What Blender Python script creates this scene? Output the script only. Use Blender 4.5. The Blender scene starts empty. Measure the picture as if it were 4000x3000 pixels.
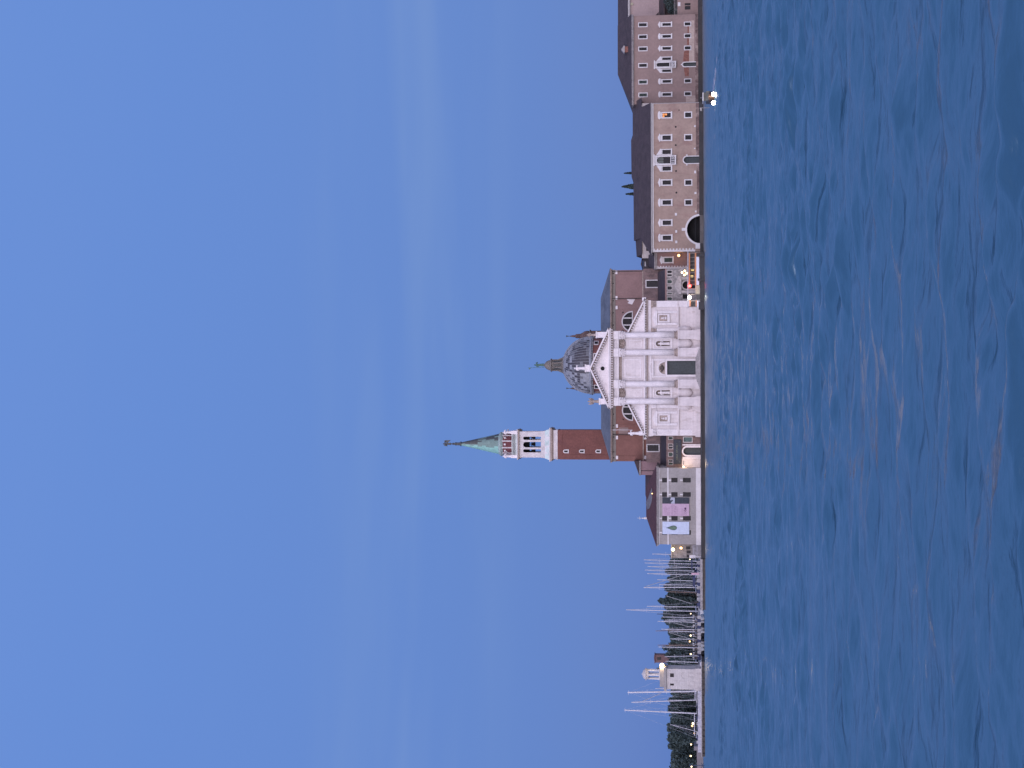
import bpy, math, random
import numpy as np
from mathutils import Matrix, Vector
random.seed(7)
rnd = random.random
uni = random.uniform
sc = bpy.context.scene
col = sc.collection
PI = math.pi
# ------------------------------------------------------------------ camera model
F = 5840.0
CH = 4.0
TH = math.atan(693 / F)
RHO = math.radians(0.17)
cR, sR, cT, sT = math.cos(RHO), math.sin(RHO), math.cos(TH), math.sin(TH)


def P(xs, ys, D):
    """photo position (4000x3000) of something standing D metres away -> world X, Z"""
    r = 1500 - ys
    t = 2000 - xs
    r2 = r * cR + t * sR
    t2 = -r * sR + t * cR
    dy = F * cT - t2 * sT
    dz = F * sT + t2 * cT
    k = D / dy
    return r2 * k, CH + dz * k


r0 = Vector((1, 0, 0))
u0 = Vector((0, -sT, cT))
dv = Vector((0, cT, sT))
Rv = r0 * cR - u0 * sR
Uv = r0 * sR + u0 * cR
cam = bpy.data.cameras.new('camera')
cam.sensor_width = 36
cam.sensor_fit = 'HORIZONTAL'
cam.lens = 36 * F / 4000
cam.clip_start = 0.5
cam.clip_end = 20000
co = bpy.data.objects.new('camera', cam)
col.objects.link(co)
m = Matrix.Identity(4)
for i, v in enumerate((-Uv, Rv, -dv)):
    for j in range(3):
        m[j][i] = v[j]
m[2][3] = CH
co.matrix_world = m
sc.camera = co

# ------------------------------------------------------------------ materials


def nodes(name):
    mt = bpy.data.materials.new(name)
    mt.use_nodes = True
    nt = mt.node_tree
    return mt, nt, nt.nodes['Principled BSDF'], nt.nodes.new, nt.links.new


def M(name, c, var=0.18, scale=0.35, rough=0.85, fine=2.2, finev=0.10, bump=0.15, stain=None, samt=0.5,
      sscale=(0.5, 0.5, 0.12), brick=None, metal=0.0, c2=None, smin=0.52):
    mt, nt, bs, N, L = nodes(name)
    tc = N('ShaderNodeTexCoord')
    n1 = N('ShaderNodeTexNoise')
    n1.inputs['Scale'].default_value = scale
    n1.inputs['Detail'].default_value = 5
    n1.inputs['Roughness'].default_value = 0.6
    L(tc.outputs['Object'], n1.inputs['Vector'])
    r1 = N('ShaderNodeValToRGB')
    r1.color_ramp.elements[0].position = 0.32
    r1.color_ramp.elements[1].position = 0.68
    ca = c2 if c2 else [x * (1 - var) for x in c]
    cb = [min(1, x * (1 + var)) for x in c] if not c2 else c
    r1.color_ramp.elements[0].color = (*ca, 1)
    r1.color_ramp.elements[1].color = (*cb, 1)
    L(n1.outputs['Fac'], r1.inputs['Fac'])
    n2 = N('ShaderNodeTexNoise')
    n2.inputs['Scale'].default_value = fine
    n2.inputs['Detail'].default_value = 4
    L(tc.outputs['Object'], n2.inputs['Vector'])
    mr = N('ShaderNodeMapRange')
    mr.inputs['From Min'].default_value = 0.25
    mr.inputs['From Max'].default_value = 0.75
    mr.inputs['To Min'].default_value = 1 - finev
    mr.inputs['To Max'].default_value = 1 + finev
    L(n2.outputs['Fac'], mr.inputs['Value'])
    mul = N('ShaderNodeVectorMath')
    mul.operation = 'SCALE'
    L(r1.outputs['Color'], mul.inputs[0])
    L(mr.outputs['Result'], mul.inputs['Scale'])
    out = mul.outputs[0]
    if stain:
        mp = N('ShaderNodeMapping')
        mp.inputs['Scale'].default_value = sscale
        L(tc.outputs['Object'], mp.inputs['Vector'])
        n3 = N('ShaderNodeTexNoise')
        n3.inputs['Scale'].default_value = 1.0
        n3.inputs['Detail'].default_value = 6
        n3.inputs['Roughness'].default_value = 0.65
        L(mp.outputs['Vector'], n3.inputs['Vector'])
        m3 = N('ShaderNodeMapRange')
        m3.inputs['From Min'].default_value = smin
        m3.inputs['From Max'].default_value = smin + 0.16
        m3.inputs['To Max'].default_value = samt
        L(n3.outputs['Fac'], m3.inputs['Value'])
        mx = N('ShaderNodeMix')
        mx.data_type = 'RGBA'
        L(m3.outputs['Result'], mx.inputs['Factor'])
        L(out, mx.inputs['A'])
        mx.inputs['B'].default_value = (*stain, 1)
        out = mx.outputs['Result']
    if brick:
        mp = N('ShaderNodeMapping')
        mp.inputs['Rotation'].default_value = (PI / 2, 0, 0)
        L(tc.outputs['Object'], mp.inputs['Vector'])
        bt = N('ShaderNodeTexBrick')
        bt.inputs['Scale'].default_value = 1
        bt.inputs['Brick Width'].default_value = brick[0]
        bt.inputs['Row Height'].default_value = brick[1]
        bt.inputs['Mortar Size'].default_value = brick[2]
        bt.inputs['Color1'].default_value = (1, 1, 1, 1)
        bt.inputs['Color2'].default_value = (brick[3],) * 3 + (1,)
        bt.inputs['Mortar'].default_value = (brick[4],) * 3 + (1,)
        L(mp.outputs['Vector'], bt.inputs['Vector'])
        mx = N('ShaderNodeMix')
        mx.data_type = 'RGBA'
        mx.blend_type = 'MULTIPLY'
        mx.inputs['Factor'].default_value = 1
        L(out, mx.inputs['A'])
        L(bt.outputs['Color'], mx.inputs['B'])
        out = mx.outputs['Result']
    L(out, bs.inputs['Base Color'])
    bs.inputs['Roughness'].default_value = rough
    bs.inputs['Metallic'].default_value = metal
    if bump:
        b = N('ShaderNodeBump')
        b.inputs['Strength'].default_value = bump
        b.inputs['Distance'].default_value = 0.2
        L(n2.outputs['Fac'], b.inputs['Height'])
        L(b.outputs['Normal'], bs.inputs['Normal'])
    return mt


def emit(name, c, s):
    mt, nt, bs, N, L = nodes(name)
    bs.inputs['Base Color'].default_value = (*c, 1)
    bs.inputs['Emission Color'].default_value = (*c, 1)
    bs.inputs['Emission Strength'].default_value = s
    return mt


STONE = M('istrian stone', (.62, .565, .56), var=.09, scale=.22, fine=1.6, finev=.07, stain=(.37, .30, .26), samt=.55, sscale=(.8, .8, .22), smin=.55,
          brick=(2.4, 0.9, 0.03, .95, .84))
STONED = M('weathered and shaded carved stone', (.34, .275, .24), var=.2, scale=.8, fine=4, finev=.22, bump=.5, stain=(.22, .18, .15), samt=.6, sscale=(2, 2, .8))  # brown weathering; on cornices it also carries shade in its colour
STONEL = M('white stone', (.67, .625, .63), var=.08, scale=.5, fine=4, finev=.1, stain=(.4, .36, .33), samt=.45, sscale=(1.5, 1.5, .5), smin=.56)
BELF = M('weathered belfry stone', (.53, .50, .50), var=.12, scale=.7, fine=4, finev=.12, stain=(.34, .30, .28), samt=.5, sscale=(1.2, 1.2, .6), smin=.52)
TRIM = M('white window stone', (.58, .56, .56), var=.07, fine=5, finev=.06, stain=(.42, .36, .34), samt=.3, sscale=(2, 2, 1))
STUCCO_C = M('pink stucco', (.30, .22, .18), var=.13, scale=.25, fine=1.4, finev=.12, stain=(.21, .125, .11), samt=.6, sscale=(.35, .35, .16), smin=.5)
STUCCO_B = M('dark rose stucco', (.235, .168, .15), var=.12, scale=.2, fine=1.4, finev=.10, stain=(.30, .20, .18), samt=.5, sscale=(.3, .3, .1), smin=.54)
STUCCO_A = M('pale rose stucco', (.37, .285, .27), var=.07, scale=.3)
BASE_C = M('damp brick base', (.13, .085, .078), var=.3, scale=.6, fine=3, finev=.25, stain=(.33, .26, .23), samt=.8, sscale=(.5, .5, .4), smin=.48)
PATCH = M('bare brick patch', (.19, .08, .06), var=.25, scale=1, fine=4, finev=.25)
PLASTER = M('beige plaster patch', (.38, .30, .26), var=.14, scale=.6, fine=2, finev=.15)
BRICK = M('red campanile brick', (.168, .066, .054), var=.14, scale=.25, fine=2, finev=.14, stain=(.12, .045, .045), samt=.6, sscale=(.4, .4, .2), brick=(.6, .22, .02, .86, .8))
BRICK_R = M('rose brick wall', (.235, .150, .140), var=.10, scale=.3, fine=2, finev=.10, stain=(.16, .10, .10), samt=.5, sscale=(.3, .3, .1), smin=.56)
BRICK_L = M('red brick wall', (.195, .092, .074), var=.12, scale=.3, fine=2, finev=.10, stain=(.27, .14, .12), samt=.5, sscale=(.3, .3, .2), smin=.56)
BRICK_D = M('worn brown brick', (.15, .105, .10), var=.3, scale=.7, fine=3, finev=.25, stain=(.26, .17, .15), samt=.7, sscale=(.9, .9, .3), smin=.5)
ROOF = M('old dark roof tiles', (.052, .036, .038), var=.25, scale=.6, fine=4, finev=.35, bump=.6, stain=(.075, .058, .058), samt=.5, sscale=(.5, .5, .5))
ROOFR = M('dark red roof tiles', (.075, .028, .030), var=.2, scale=.8, fine=5, finev=.3, bump=.6)
LEADR = M('lead sheet roof', (.105, .115, .135), var=.25, scale=.3, fine=2, finev=.2, rough=.6, stain=(.17, .18, .2), samt=.4, sscale=(.5, .5, .1))
FRIEZE = M('grey stucco frieze', (.20, .18, .16), var=.12, scale=.7)
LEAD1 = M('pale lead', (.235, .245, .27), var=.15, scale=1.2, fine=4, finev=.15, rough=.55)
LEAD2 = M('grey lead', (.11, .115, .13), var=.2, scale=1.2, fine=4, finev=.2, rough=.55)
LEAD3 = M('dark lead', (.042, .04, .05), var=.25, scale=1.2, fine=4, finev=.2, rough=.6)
LANT = M('lantern stone', (.155, .14, .125), var=.2, scale=1, fine=4, finev=.2)
GREEN1 = M('green copper', (.21, .42, .36), var=.10, scale=.8, fine=3, finev=.12, rough=.6, stain=(.13, .24, .22), samt=.5, sscale=(2, 2, .3))
GREEN2 = M('dull green copper', (.135, .21, .19), var=.15, scale=.8, fine=3, finev=.15, rough=.6)
BRONZE = M('dark bronze', (.055, .06, .058), var=.2, scale=1.5, rough=.6)
STATG = M('green bronze', (.06, .13, .105), var=.2, scale=3, rough=.6)
GLASS = M('dark window', (.018, .018, .022), var=.4, scale=1.5, fine=4, rough=.25, bump=0)
GLASSG = M('green shutter', (.05, .075, .065), var=.2, scale=3, fine=5, rough=.5, bump=0)
MUNT = M('window bars', (.04, .033, .035), var=.1)
for _m in (GLASS, MUNT, GLASSG):
    _m.node_tree.nodes['Principled BSDF'].inputs['Specular IOR Level'].default_value = .18
DARK = M('dark interior', (.008, .008, .010), var=.3, rough=.9)
DOORM = M('dark green door', (.035, .045, .048), var=.25, scale=2, rough=.6)
QUAYD = M('wet quay stone', (.013, .012, .014), var=.35, scale=.8, fine=2, finev=.3, rough=.6, stain=(.030, .025, .024), samt=.7, sscale=(.4, .4, .8))
QUAYB = M('brown wet stone', (.042, .034, .030), var=.35, scale=1.2, fine=4, finev=.3, rough=.6, stain=(.08, .066, .058), samt=.7, sscale=(1.5, 1.5, .8))
QUAYT = M('quay coping', (.30, .28, .28), var=.2, scale=1.2, fine=3, finev=.2, stain=(.15, .13, .13), samt=.6, sscale=(1, 1, 1))
EARTH = M('island ground', (.10, .09, .085), var=.2)
GREY = M('grey rendered stone', (.285, .265, .255), var=.12, scale=.35, fine=2, finev=.13, stain=(.33, .31, .30), samt=.5, sscale=(.5, .5, .3), smin=.54)
ROUGH = M('rough grey masonry', (.24, .225, .22), var=.3, scale=1.1, fine=3, finev=.3, stain=(.09, .085, .09), samt=.7, sscale=(1, 1, .9), smin=.5, bump=.6)
LHST = M('pale lighthouse stone', (.50, .47, .46), var=.10, scale=.6, fine=3, finev=.10, stain=(.33, .3, .3), samt=.5, sscale=(1, 1, .3), brick=(1.4, .5, .03, .93, .8))
RAILW = M('pale parapet', (.37, .37, .42), var=.15, scale=1.5, fine=3, finev=.15)
BAN_D = M('dark banner', (.025, .032, .045), var=.3, scale=1.2, rough=.7, bump=0)
BAN_P = M('pink banner', (.44, .31, .40), var=.04, scale=1, rough=.7, bump=0)
BAN_W = M('white banner', (.46, .52, .64), var=.04, scale=1, rough=.7, bump=0)
TXT_Y = M('faded yellow letters', (.17, .20, .14), var=.15, rough=.8, bump=0)
TXT_G = M('grey letters', (.075, .085, .10), var=.15, rough=.8, bump=0)
TXT_P = M('mauve letters', (.24, .15, .23), var=.15, rough=.8, bump=0)
INK = M('purple ink', (.06, .025, .07), var=.1, rough=.8, bump=0)
LEAFG = M('leaf print', (.11, .17, .12), var=.2, scale=3, rough=.8, bump=0)
LEAFD = M('dark leaf print', (.05, .075, .085), var=.2, rough=.8, bump=0)
WHITE = M('white gelcoat', (.55, .55, .57), var=.08, scale=1, rough=.35, bump=0)
OFFW = M('dull white paint', (.33, .33, .35), var=.3, scale=1.5, rough=.5)
ALU = M('mast aluminium', (.56, .55, .59), var=.1, scale=.5, rough=.4)
WOODM = M('varnished mast', (.22, .15, .12), var=.2, rough=.5)
NAVY = M('navy blue canvas', (.018, .028, .09), var=.2, rough=.6)
BLACK = M('black hull', (.014, .014, .017), var=.3, scale=1, rough=.5)
TEAK = M('varnished wood', (.09, .05, .03), var=.2, rough=.4)
ORANGE = M('orange band', (.52, .21, .09), var=.12, scale=1, rough=.6)
PANELW = M('white pontoon panel', (.60, .63, .72), var=.05, rough=.5)
BEIGE = M('beige ticket box', (.40, .38, .27), var=.1, rough=.6)
YEL = emit('lit yellow sign', (.8, .62, .22), .55)
CABIN = M('pontoon interior', (.045, .045, .045), var=.8, scale=1.2, fine=3, finev=.6, rough=.5)
SAILP = M('pink sheet', (.50, .32, .40), var=.1)
ROCK = M('foam', (.30, .32, .40), var=.1, rough=.7)
LAMPW = emit('lamp glow warm', (1.0, .58, .24), 3.2)
LAMPH = emit('lamp glow hot', (1.0, .74, .42), 5.5)
HEAD = emit('headlight', (1.0, .93, .82), 28)
REDL = emit('red signal', (1.0, .05, .04), 14)
LITWIN = emit('lit window pane', (.75, .28, .07), .75)
LEAF = M('dark foliage', (.066, .098, .094), var=.45, scale=.25, fine=1.2, finev=.35, rough=.8, bump=0, c2=(.04, .062, .062))
LEAF2 = M('cypress foliage', (.035, .055, .045), var=.4, scale=.5, fine=2, finev=.3, rough=.9, bump=0)
BARK = M('bark', (.05, .04, .035))

# ------------------------------------------------------------------ mesh builder


class MB:
    def __init__(s):
        s.v = []
        s.f = []
        s.mi = []

    def add(s, vs, fs, mi=0):
        o = len(s.v)
        s.v += [tuple(map(float, a)) for a in vs]
        for f in fs:
            s.f.append(tuple(i + o for i in f))
            s.mi.append(mi)
        return s

    def box(s, x0, x1, y0, y1, z0, z1, mi=0):
        if x0 > x1: x0, x1 = x1, x0
        if y0 > y1: y0, y1 = y1, y0
        if z0 > z1: z0, z1 = z1, z0
        v = [(x0, y0, z0), (x1, y0, z0), (x1, y1, z0), (x0, y1, z0), (x0, y0, z1), (x1, y0, z1), (x1, y1, z1), (x0, y1, z1)]
        return s.add(v, [(0, 3, 2, 1), (4, 5, 6, 7), (0, 1, 5, 4), (1, 2, 6, 5), (2, 3, 7, 6), (3, 0, 4, 7)], mi)

    def prism(s, pts, y0, y1, mi=0):
        """polygon in x,z extruded along y (y0 front)"""
        a = sum(pts[i][0] * pts[(i + 1) % len(pts)][1] - pts[(i + 1) % len(pts)][0] * pts[i][1] for i in range(len(pts)))
        if a < 0: pts = pts[::-1]
        n = len(pts)
        v = [(p[0], y0, p[1]) for p in pts] + [(p[0], y1, p[1]) for p in pts]
        fs = [tuple(range(n)), tuple(range(2 * n - 1, n - 1, -1))]
        fs += [(i, i + n, (i + 1) % n + n, (i + 1) % n) for i in range(n)]
        return s.add(v, fs, mi)

    def slab(s, pts, z0, z1, mi=0):
        """polygon in x,y extruded along z"""
        a = sum(pts[i][0] * pts[(i + 1) % len(pts)][1] - pts[(i + 1) % len(pts)][0] * pts[i][1] for i in range(len(pts)))
        if a < 0: pts = pts[::-1]
        n = len(pts)
        v = [(p[0], p[1], z0) for p in pts] + [(p[0], p[1], z1) for p in pts]
        fs = [tuple(range(n - 1, -1, -1)), tuple(range(n, 2 * n))]
        fs += [(i, (i + 1) % n, (i + 1) % n + n, i + n) for i in range(n)]
        return s.add(v, fs, mi)

    def strip(s, inner, outer, y0, y1, closed=True, mi=0):
        """frame between two outlines in x,z, front at y0, back at y1"""
        n = len(inner)
        v = [(p[0], y0, p[1]) for p in inner] + [(p[0], y0, p[1]) for p in outer]
        v += [(p[0], y1, p[1]) for p in inner] + [(p[0], y1, p[1]) for p in outer]
        fs = []
        for i in range(n if closed else n - 1):
            j = (i + 1) % n
            fs += [(i, j, n + j, n + i), (i, 2 * n + i, 2 * n + j, j), (n + i, n + j, 3 * n + j, 3 * n + i)]
        if not closed:
            for i in (0, n - 1):
                fs.append((i, n + i, 3 * n + i, 2 * n + i))
        return s.add(v, fs, mi)

    def lathe(s, prof, cx, cy, n=20, mi=0, sx=1, sy=1, a0=0.0):
        v = []
        for (r, z) in prof:
            for k in range(n):
                a = a0 + 2 * PI * k / n
                v.append((cx + r * sx * math.cos(a), cy + r * sy * math.sin(a), z))
        fs = []
        for i in range(len(prof) - 1):
            for k in range(n):
                k2 = (k + 1) % n
                fs.append((i * n + k, i * n + k2, (i + 1) * n + k2, (i + 1) * n + k))
        fs.append(tuple(range(n - 1, -1, -1)))
        fs.append(tuple((len(prof) - 1) * n + k for k in range(n)))
        return s.add(v, fs, mi)

    def tube(s, p, q, r, r2=None, n=6, mi=0):
        p, q = Vector(p), Vector(q)
        r2 = r if r2 is None else r2
        d = (q - p).normalized()
        a = d.orthogonal().normalized()
        b = d.cross(a)
        v = []
        for c, rr in ((p, r), (q, r2)):
            for k in range(n):
                t = 2 * PI * k / n
                v.append(c + a * rr * math.cos(t) + b * rr * math.sin(t))
        fs = [(k, (k + 1) % n, n + (k + 1) % n, n + k) for k in range(n)]
        fs += [tuple(range(n - 1, -1, -1)), tuple(range(n, 2 * n))]
        return s.add(v, fs, mi)

    def ball(s, c, r, n=8, mi=0, sz=1.0, sx=1.0, sy=1.0):
        prof = [(max(1e-3, r * math.sin(PI * i / n)), c[2] - r * sz * math.cos(PI * i / n)) for i in range(n + 1)]
        return s.lathe(prof, c[0], c[1], n + 2, mi, sx, sy)

    def quad(s, a, b, c, d, mi=0):
        return s.add([a, b, c, d], [(0, 1, 2, 3)], mi)

    def build(s, name, mats, parent=None, smooth=False):
        if not isinstance(mats, (list, tuple)): mats = [mats]
        base = BASE.get(parent.name, (0, 0, 0)) if parent else None
        if base is None:
            xs = [v[0] for v in s.v]; ys = [v[1] for v in s.v]; zs = [v[2] for v in s.v]
            base = ((min(xs) + max(xs)) / 2, (min(ys) + max(ys)) / 2, min(zs))
        me = bpy.data.meshes.new(name)
        me.from_pydata([(v[0] - base[0], v[1] - base[1], v[2] - base[2]) for v in s.v], [], s.f)
        for mt in mats: me.materials.append(mt)
        if len(mats) > 1: me.polygons.foreach_set('material_index', s.mi)
        if smooth: me.polygons.foreach_set('use_smooth', [True] * len(s.f))
        me.update()
        o = bpy.data.objects.new(name, me)
        col.objects.link(o)
        if parent: o.parent = parent
        else: o.location = base
        BASE[o.name] = base
        return o


BASE = {}


def tag(o, label=None, cat=None, group=None, kind=None):
    if label: o['label'] = label
    if cat: o['category'] = cat
    if group: o['group'] = group
    if kind: o['kind'] = kind
    return o


def empty(name, loc, label, cat, group=None):
    o = bpy.data.objects.new(name, None)
    o.empty_display_size = 0.5
    col.objects.link(o)
    o.location = loc
    BASE[o.name] = tuple(loc)
    return tag(o, label, cat, group)


def copy_tree(o, parent=None):
    c = o.copy()
    col.objects.link(c)
    if parent: c.parent = parent
    for ch in list(o.children): copy_tree(ch, c)
    return c


class Bld:
    def __init__(s, D, xc, yc, name, label, cat='building', group=None, ground=1.0):
        s.D, s.xc, s.yc = D, xc, yc
        s.s = D / F * 1.007
        s.holes = []
        s.root = empty(name, (P(xc, yc, D)[0], D, ground), label, cat, group)

    def X(s, ys, xs=None, D=None): return P(s.xc if xs is None else xs, ys, D or s.D)[0]
    def Z(s, xs, D=None): return P(xs, s.yc, D or s.D)[1]


def grid_wall(mb, x0, x1, z0, z1, yf, holes, th=0.45, mi=0):
    hs = [h for h in holes if h[1] > x0 and h[0] < x1 and h[3] > z0 and h[2] < z1]
    X = sorted(set([x0, x1] + [min(max(a, x0), x1) for h in hs for a in h[:2]]))
    Z = sorted(set([z0, z1] + [min(max(a, z0), z1) for h in hs for a in h[2:]]))
    for i in range(len(X) - 1):
        for j in range(len(Z) - 1):
            cx, cz = (X[i] + X[i + 1]) / 2, (Z[j] + Z[j + 1]) / 2
            if any(h[0] < cx < h[1] and h[2] < cz < h[3] for h in hs): continue
            mb.quad((X[i], yf, Z[j]), (X[i + 1], yf, Z[j]), (X[i + 1], yf, Z[j + 1]), (X[i], yf, Z[j + 1]), mi)
    for a, b, c, d in hs:
        mb.quad((a, yf, c), (a, yf + th, c), (a, yf + th, d), (a, yf, d), mi)
        mb.quad((b, yf, c), (b, yf, d), (b, yf + th, d), (b, yf + th, c), mi)
        mb.quad((a, yf, d), (a, yf + th, d), (b, yf + th, d), (b, yf, d), mi)
        mb.quad((a, yf, c), (b, yf, c), (b, yf + th, c), (a, yf + th, c), mi)


def shell(mb, x0, x1, y0, y1, z0, z1, holes=(), th=.45, mi=0):
    """front wall with openings plus sides, back and top"""
    grid_wall(mb, x0, x1, z0, z1, y0, holes, th, mi)
    v = [(x0, y0, z0), (x1, y0, z0), (x1, y1, z0), (x0, y1, z0), (x0, y0, z1), (x1, y0, z1), (x1, y1, z1), (x0, y1, z1)]
    mb.add(v, [(4, 5, 6, 7), (1, 2, 6, 5), (2, 3, 7, 6), (3, 0, 4, 7)], mi)


def arcpts(cx, cz, r, a0, a1, n, rz=None):
    rz = rz or r
    return [(cx + r * math.cos(a0 + (a1 - a0) * i / n), cz + rz * math.sin(a0 + (a1 - a0) * i / n)) for i in range(n + 1)]


def rect(x0, x1, z0, z1): return [(x0, z0), (x1, z0), (x1, z1), (x0, z1)]


def archline(x0, x1, z0, z1, n=10):
    """open outline: up the left jamb, round the head, down the right jamb"""
    r = (x1 - x0) / 2
    return [(x0, z0)] + arcpts((x0 + x1) / 2, z1 - r, r, PI, 0, n) + [(x1, z0)]


def archbox(x0, x1, z0, z1, n=10):
    """outline with as many points as archline, on the rectangle around it"""
    r = (x1 - x0) / 2
    out = [(x0, z0)]
    cx, cz = (x0 + x1) / 2, z1 - r
    for i in range(n + 1):
        a = PI - PI * i / n
        c, s_ = math.cos(a), math.sin(a)
        k = 1 / max(abs(c), abs(s_))
        out.append((cx + r * c * k, cz + r * s_ * k))
    return out + [(x1, z0)]


def win(b, ys, xt, xb, w, fr=4, ped=None, glass=GLASS, frame=TRIM, yf=None, bars=True, sill=True, name='window', off=0):
    yf = b.D if yf is None else yf
    xm = (xt + xb) / 2
    x0, x1 = b.X(ys + w / 2, xm, yf), b.X(ys - w / 2, xm, yf)
    z0, z1 = b.Z(xb + off, yf), b.Z(xt + off, yf)
    f = fr * b.s
    b.holes.append((x0, x1, z0, z1))
    g = MB()
    g.box(x0 - .05, x1 + .05, yf + .34, yf + .40, z0 - .05, z1 + .05, 0)
    if bars:
        g.box((x0 + x1) / 2 - .04, (x0 + x1) / 2 + .04, yf + .28, yf + .338, z0, z1, 1)
        for k in (1, 2):
            zz = z0 + (z1 - z0) * k / 3
            g.box(x0, x1, yf + .285, yf + .336, zz - .035, zz + .035, 1)
    g2 = g.build(name, [glass, MUNT], b.root)
    if fr:
        m_ = MB()
        m_.strip(rect(x0, x1, z0, z1), rect(x0 - f, x1 + f, z0 - f, z1 + f), yf - .09, yf + .2)
        if sill: m_.box(x0 - f - .12, x1 + f + .12, yf - .22, yf - .092, z0 - f - .12, z0 - f + .16)
        if ped:
            zt = z1 + f
            m_.box(x0 - f, x1 + f, yf - .14, yf - .003, zt + .003, zt + 5 * b.s)
            zt += 5 * b.s
            e = .22
            cx = (x0 + x1) / 2
            m_.box(x0 - f - e, x1 + f + e, yf - .32, yf - .004, zt + .002, zt + .2)
            if ped == 'tri':
                m_.prism([(x0 - f - e, zt + .2), (x1 + f + e, zt + .2), (cx, zt + .2 + 6.5 * b.s)], yf - .28, yf - .005)
            else:
                hw = (x1 - x0) / 2 + f + e
                m_.prism(arcpts(cx, zt + .2, hw, 0, PI, 10, 6 * b.s), yf - .28, yf - .005)
        m_.build('window_frame', frame, g2)
    return g2


def serliana(b, ys, xt, xb, w, side_w, side_off, sxt, sxb, fxt, bal_xb, shutter=False):
    """arched middle window with balcony, flanked by two side windows"""
    yf = b.D
    xm = (xt + xb) / 2
    x0, x1 = b.X(ys + w / 2, xm), b.X(ys - w / 2, xm)
    z0, z1 = b.Z(bal_xb), b.Z(xt)
    b.holes.append((x0, x1, z0, z1))
    g = MB()
    zmid = b.Z(xt + (xb - xt) * .5)
    g.box(x0, x1, yf + .34, yf + .4, z0, zmid, 0)
    g.box(x0, x1, yf + .34, yf + .4, zmid, z1, 1 if shutter else 0)
    g.box((x0 + x1) / 2 - .04, (x0 + x1) / 2 + .04, yf + .27, yf + .338, z0, z1, 2)
    g.box(x0, x1, yf + .27, yf + .336, zmid - .05, zmid + .05, 2)
    g2 = g.build('arched_window', [GLASS, M('pale shutter', (.12, .13, .12), var=.2), MUNT], b.root)
    fo = 6 * b.s
    m_ = MB()
    al = archline(x0, x1, z0, z1)
    m_.strip(al, archbox(x0, x1, z0, z1), yf - .02, yf + .2, closed=False)
    zt = b.Z(fxt)
    m_.box(x0 - fo, x0 - .002, yf - .2, yf + .02, z0 - .4, zt)
    m_.box(x1 + .002, x1 + fo, yf - .2, yf + .02, z0 - .4, zt)
    m_.box(x0 - .001, x1 + .001, yf - .18, yf + .02, z1 + .003, zt - .1)
    m_.box(x0 - fo - .25, x1 + fo + .25, yf - .4, yf - .03, zt + .002, zt + .3)
    m_.build('window_frame', TRIM, g2)
    bl = MB()
    zb0, zb1 = b.Z(bal_xb), b.Z(xb)
    bl.box(x0 - fo * .7, x1 + fo * .7, yf - .8, yf - .21, zb0 - .35, zb0)
    bl.box(x0 - fo * .7, x1 + fo * .7, yf - .8, yf - .65, zb1 - .18, zb1)
    for k in range(6):
        xx = x0 - fo * .5 + (x1 - x0 + fo) * k / 5
        bl.lathe([(.10, zb0 + .01), (.05, zb0 + .15), (.13, zb0 + (zb1 - zb0) * .35), (.05, zb1 - .25), (.09, zb1 - .19)], xx, yf - .72, 6)
    bl.build('balcony', TRIM, b.root)
    for sg in (-1, 1):
        c = win(b, ys + sg * side_off, sxt, sxb, side_w, fr=3.2, ped=None)
        xx = b.X(ys + sg * side_off, sxt)
        zz = b.Z(sxt) + 3.2 * b.s
        hw = side_w / 2 * b.s + .25
        cc = MB()
        cc.box(xx - hw, xx + hw, yf - .2, yf - .003, zz + .003, zz + .42)
        px = [(xx + sg * hw, zz + .425), (xx - sg * hw, zz + .425)]
        # volute shaped shoulder, high on the side of the arch
        sh = []
        for i in range(8):
            t = i / 7
            sh.append((xx + sg * hw * (1 - 2 * t) * -1, zz + .425 + 1.0 * (1 - t) ** 2 + .15 * math.sin(t * PI)))
        # high end must be at the side towards the middle window
        hi = -sg if True else sg
        sh = [(xx + (1 if sg < 0 else -1) * -hw * (1 - 2 * t / 7), zz + .425 + 1.05 * (1 - t / 7) ** 2 + .2 * math.sin(t / 7 * PI)) for t in range(8)]
        cc.prism([(sh[0][0], zz + .425)] + sh + [(sh[-1][0], zz + .425)], yf - .22, yf - .004)
        cc.build('scroll_pediment', TRIM, b.root)


def roof_gable(mb, x0, x1, y0, y1, z0, zr, hip0=0, hip1=0, yr=None, over=.5, mi=0):
    """ridge along x, optional hips at either end"""
    yr = (y0 + y1) / 2 if yr is None else yr
    a = [(x0 - over, y0 - over, z0), (x1 + over, y0 - over, z0), (x1 + over, y1 + over, z0), (x0 - over, y1 + over, z0),
         (x0 - over + hip0, yr, zr), (x1 + over - hip1, yr, zr)]
    mb.add(a, [(0, 1, 5, 4), (2, 3, 4, 5), (1, 2, 5), (3, 0, 4), (0, 3, 2, 1)], mi)


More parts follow.
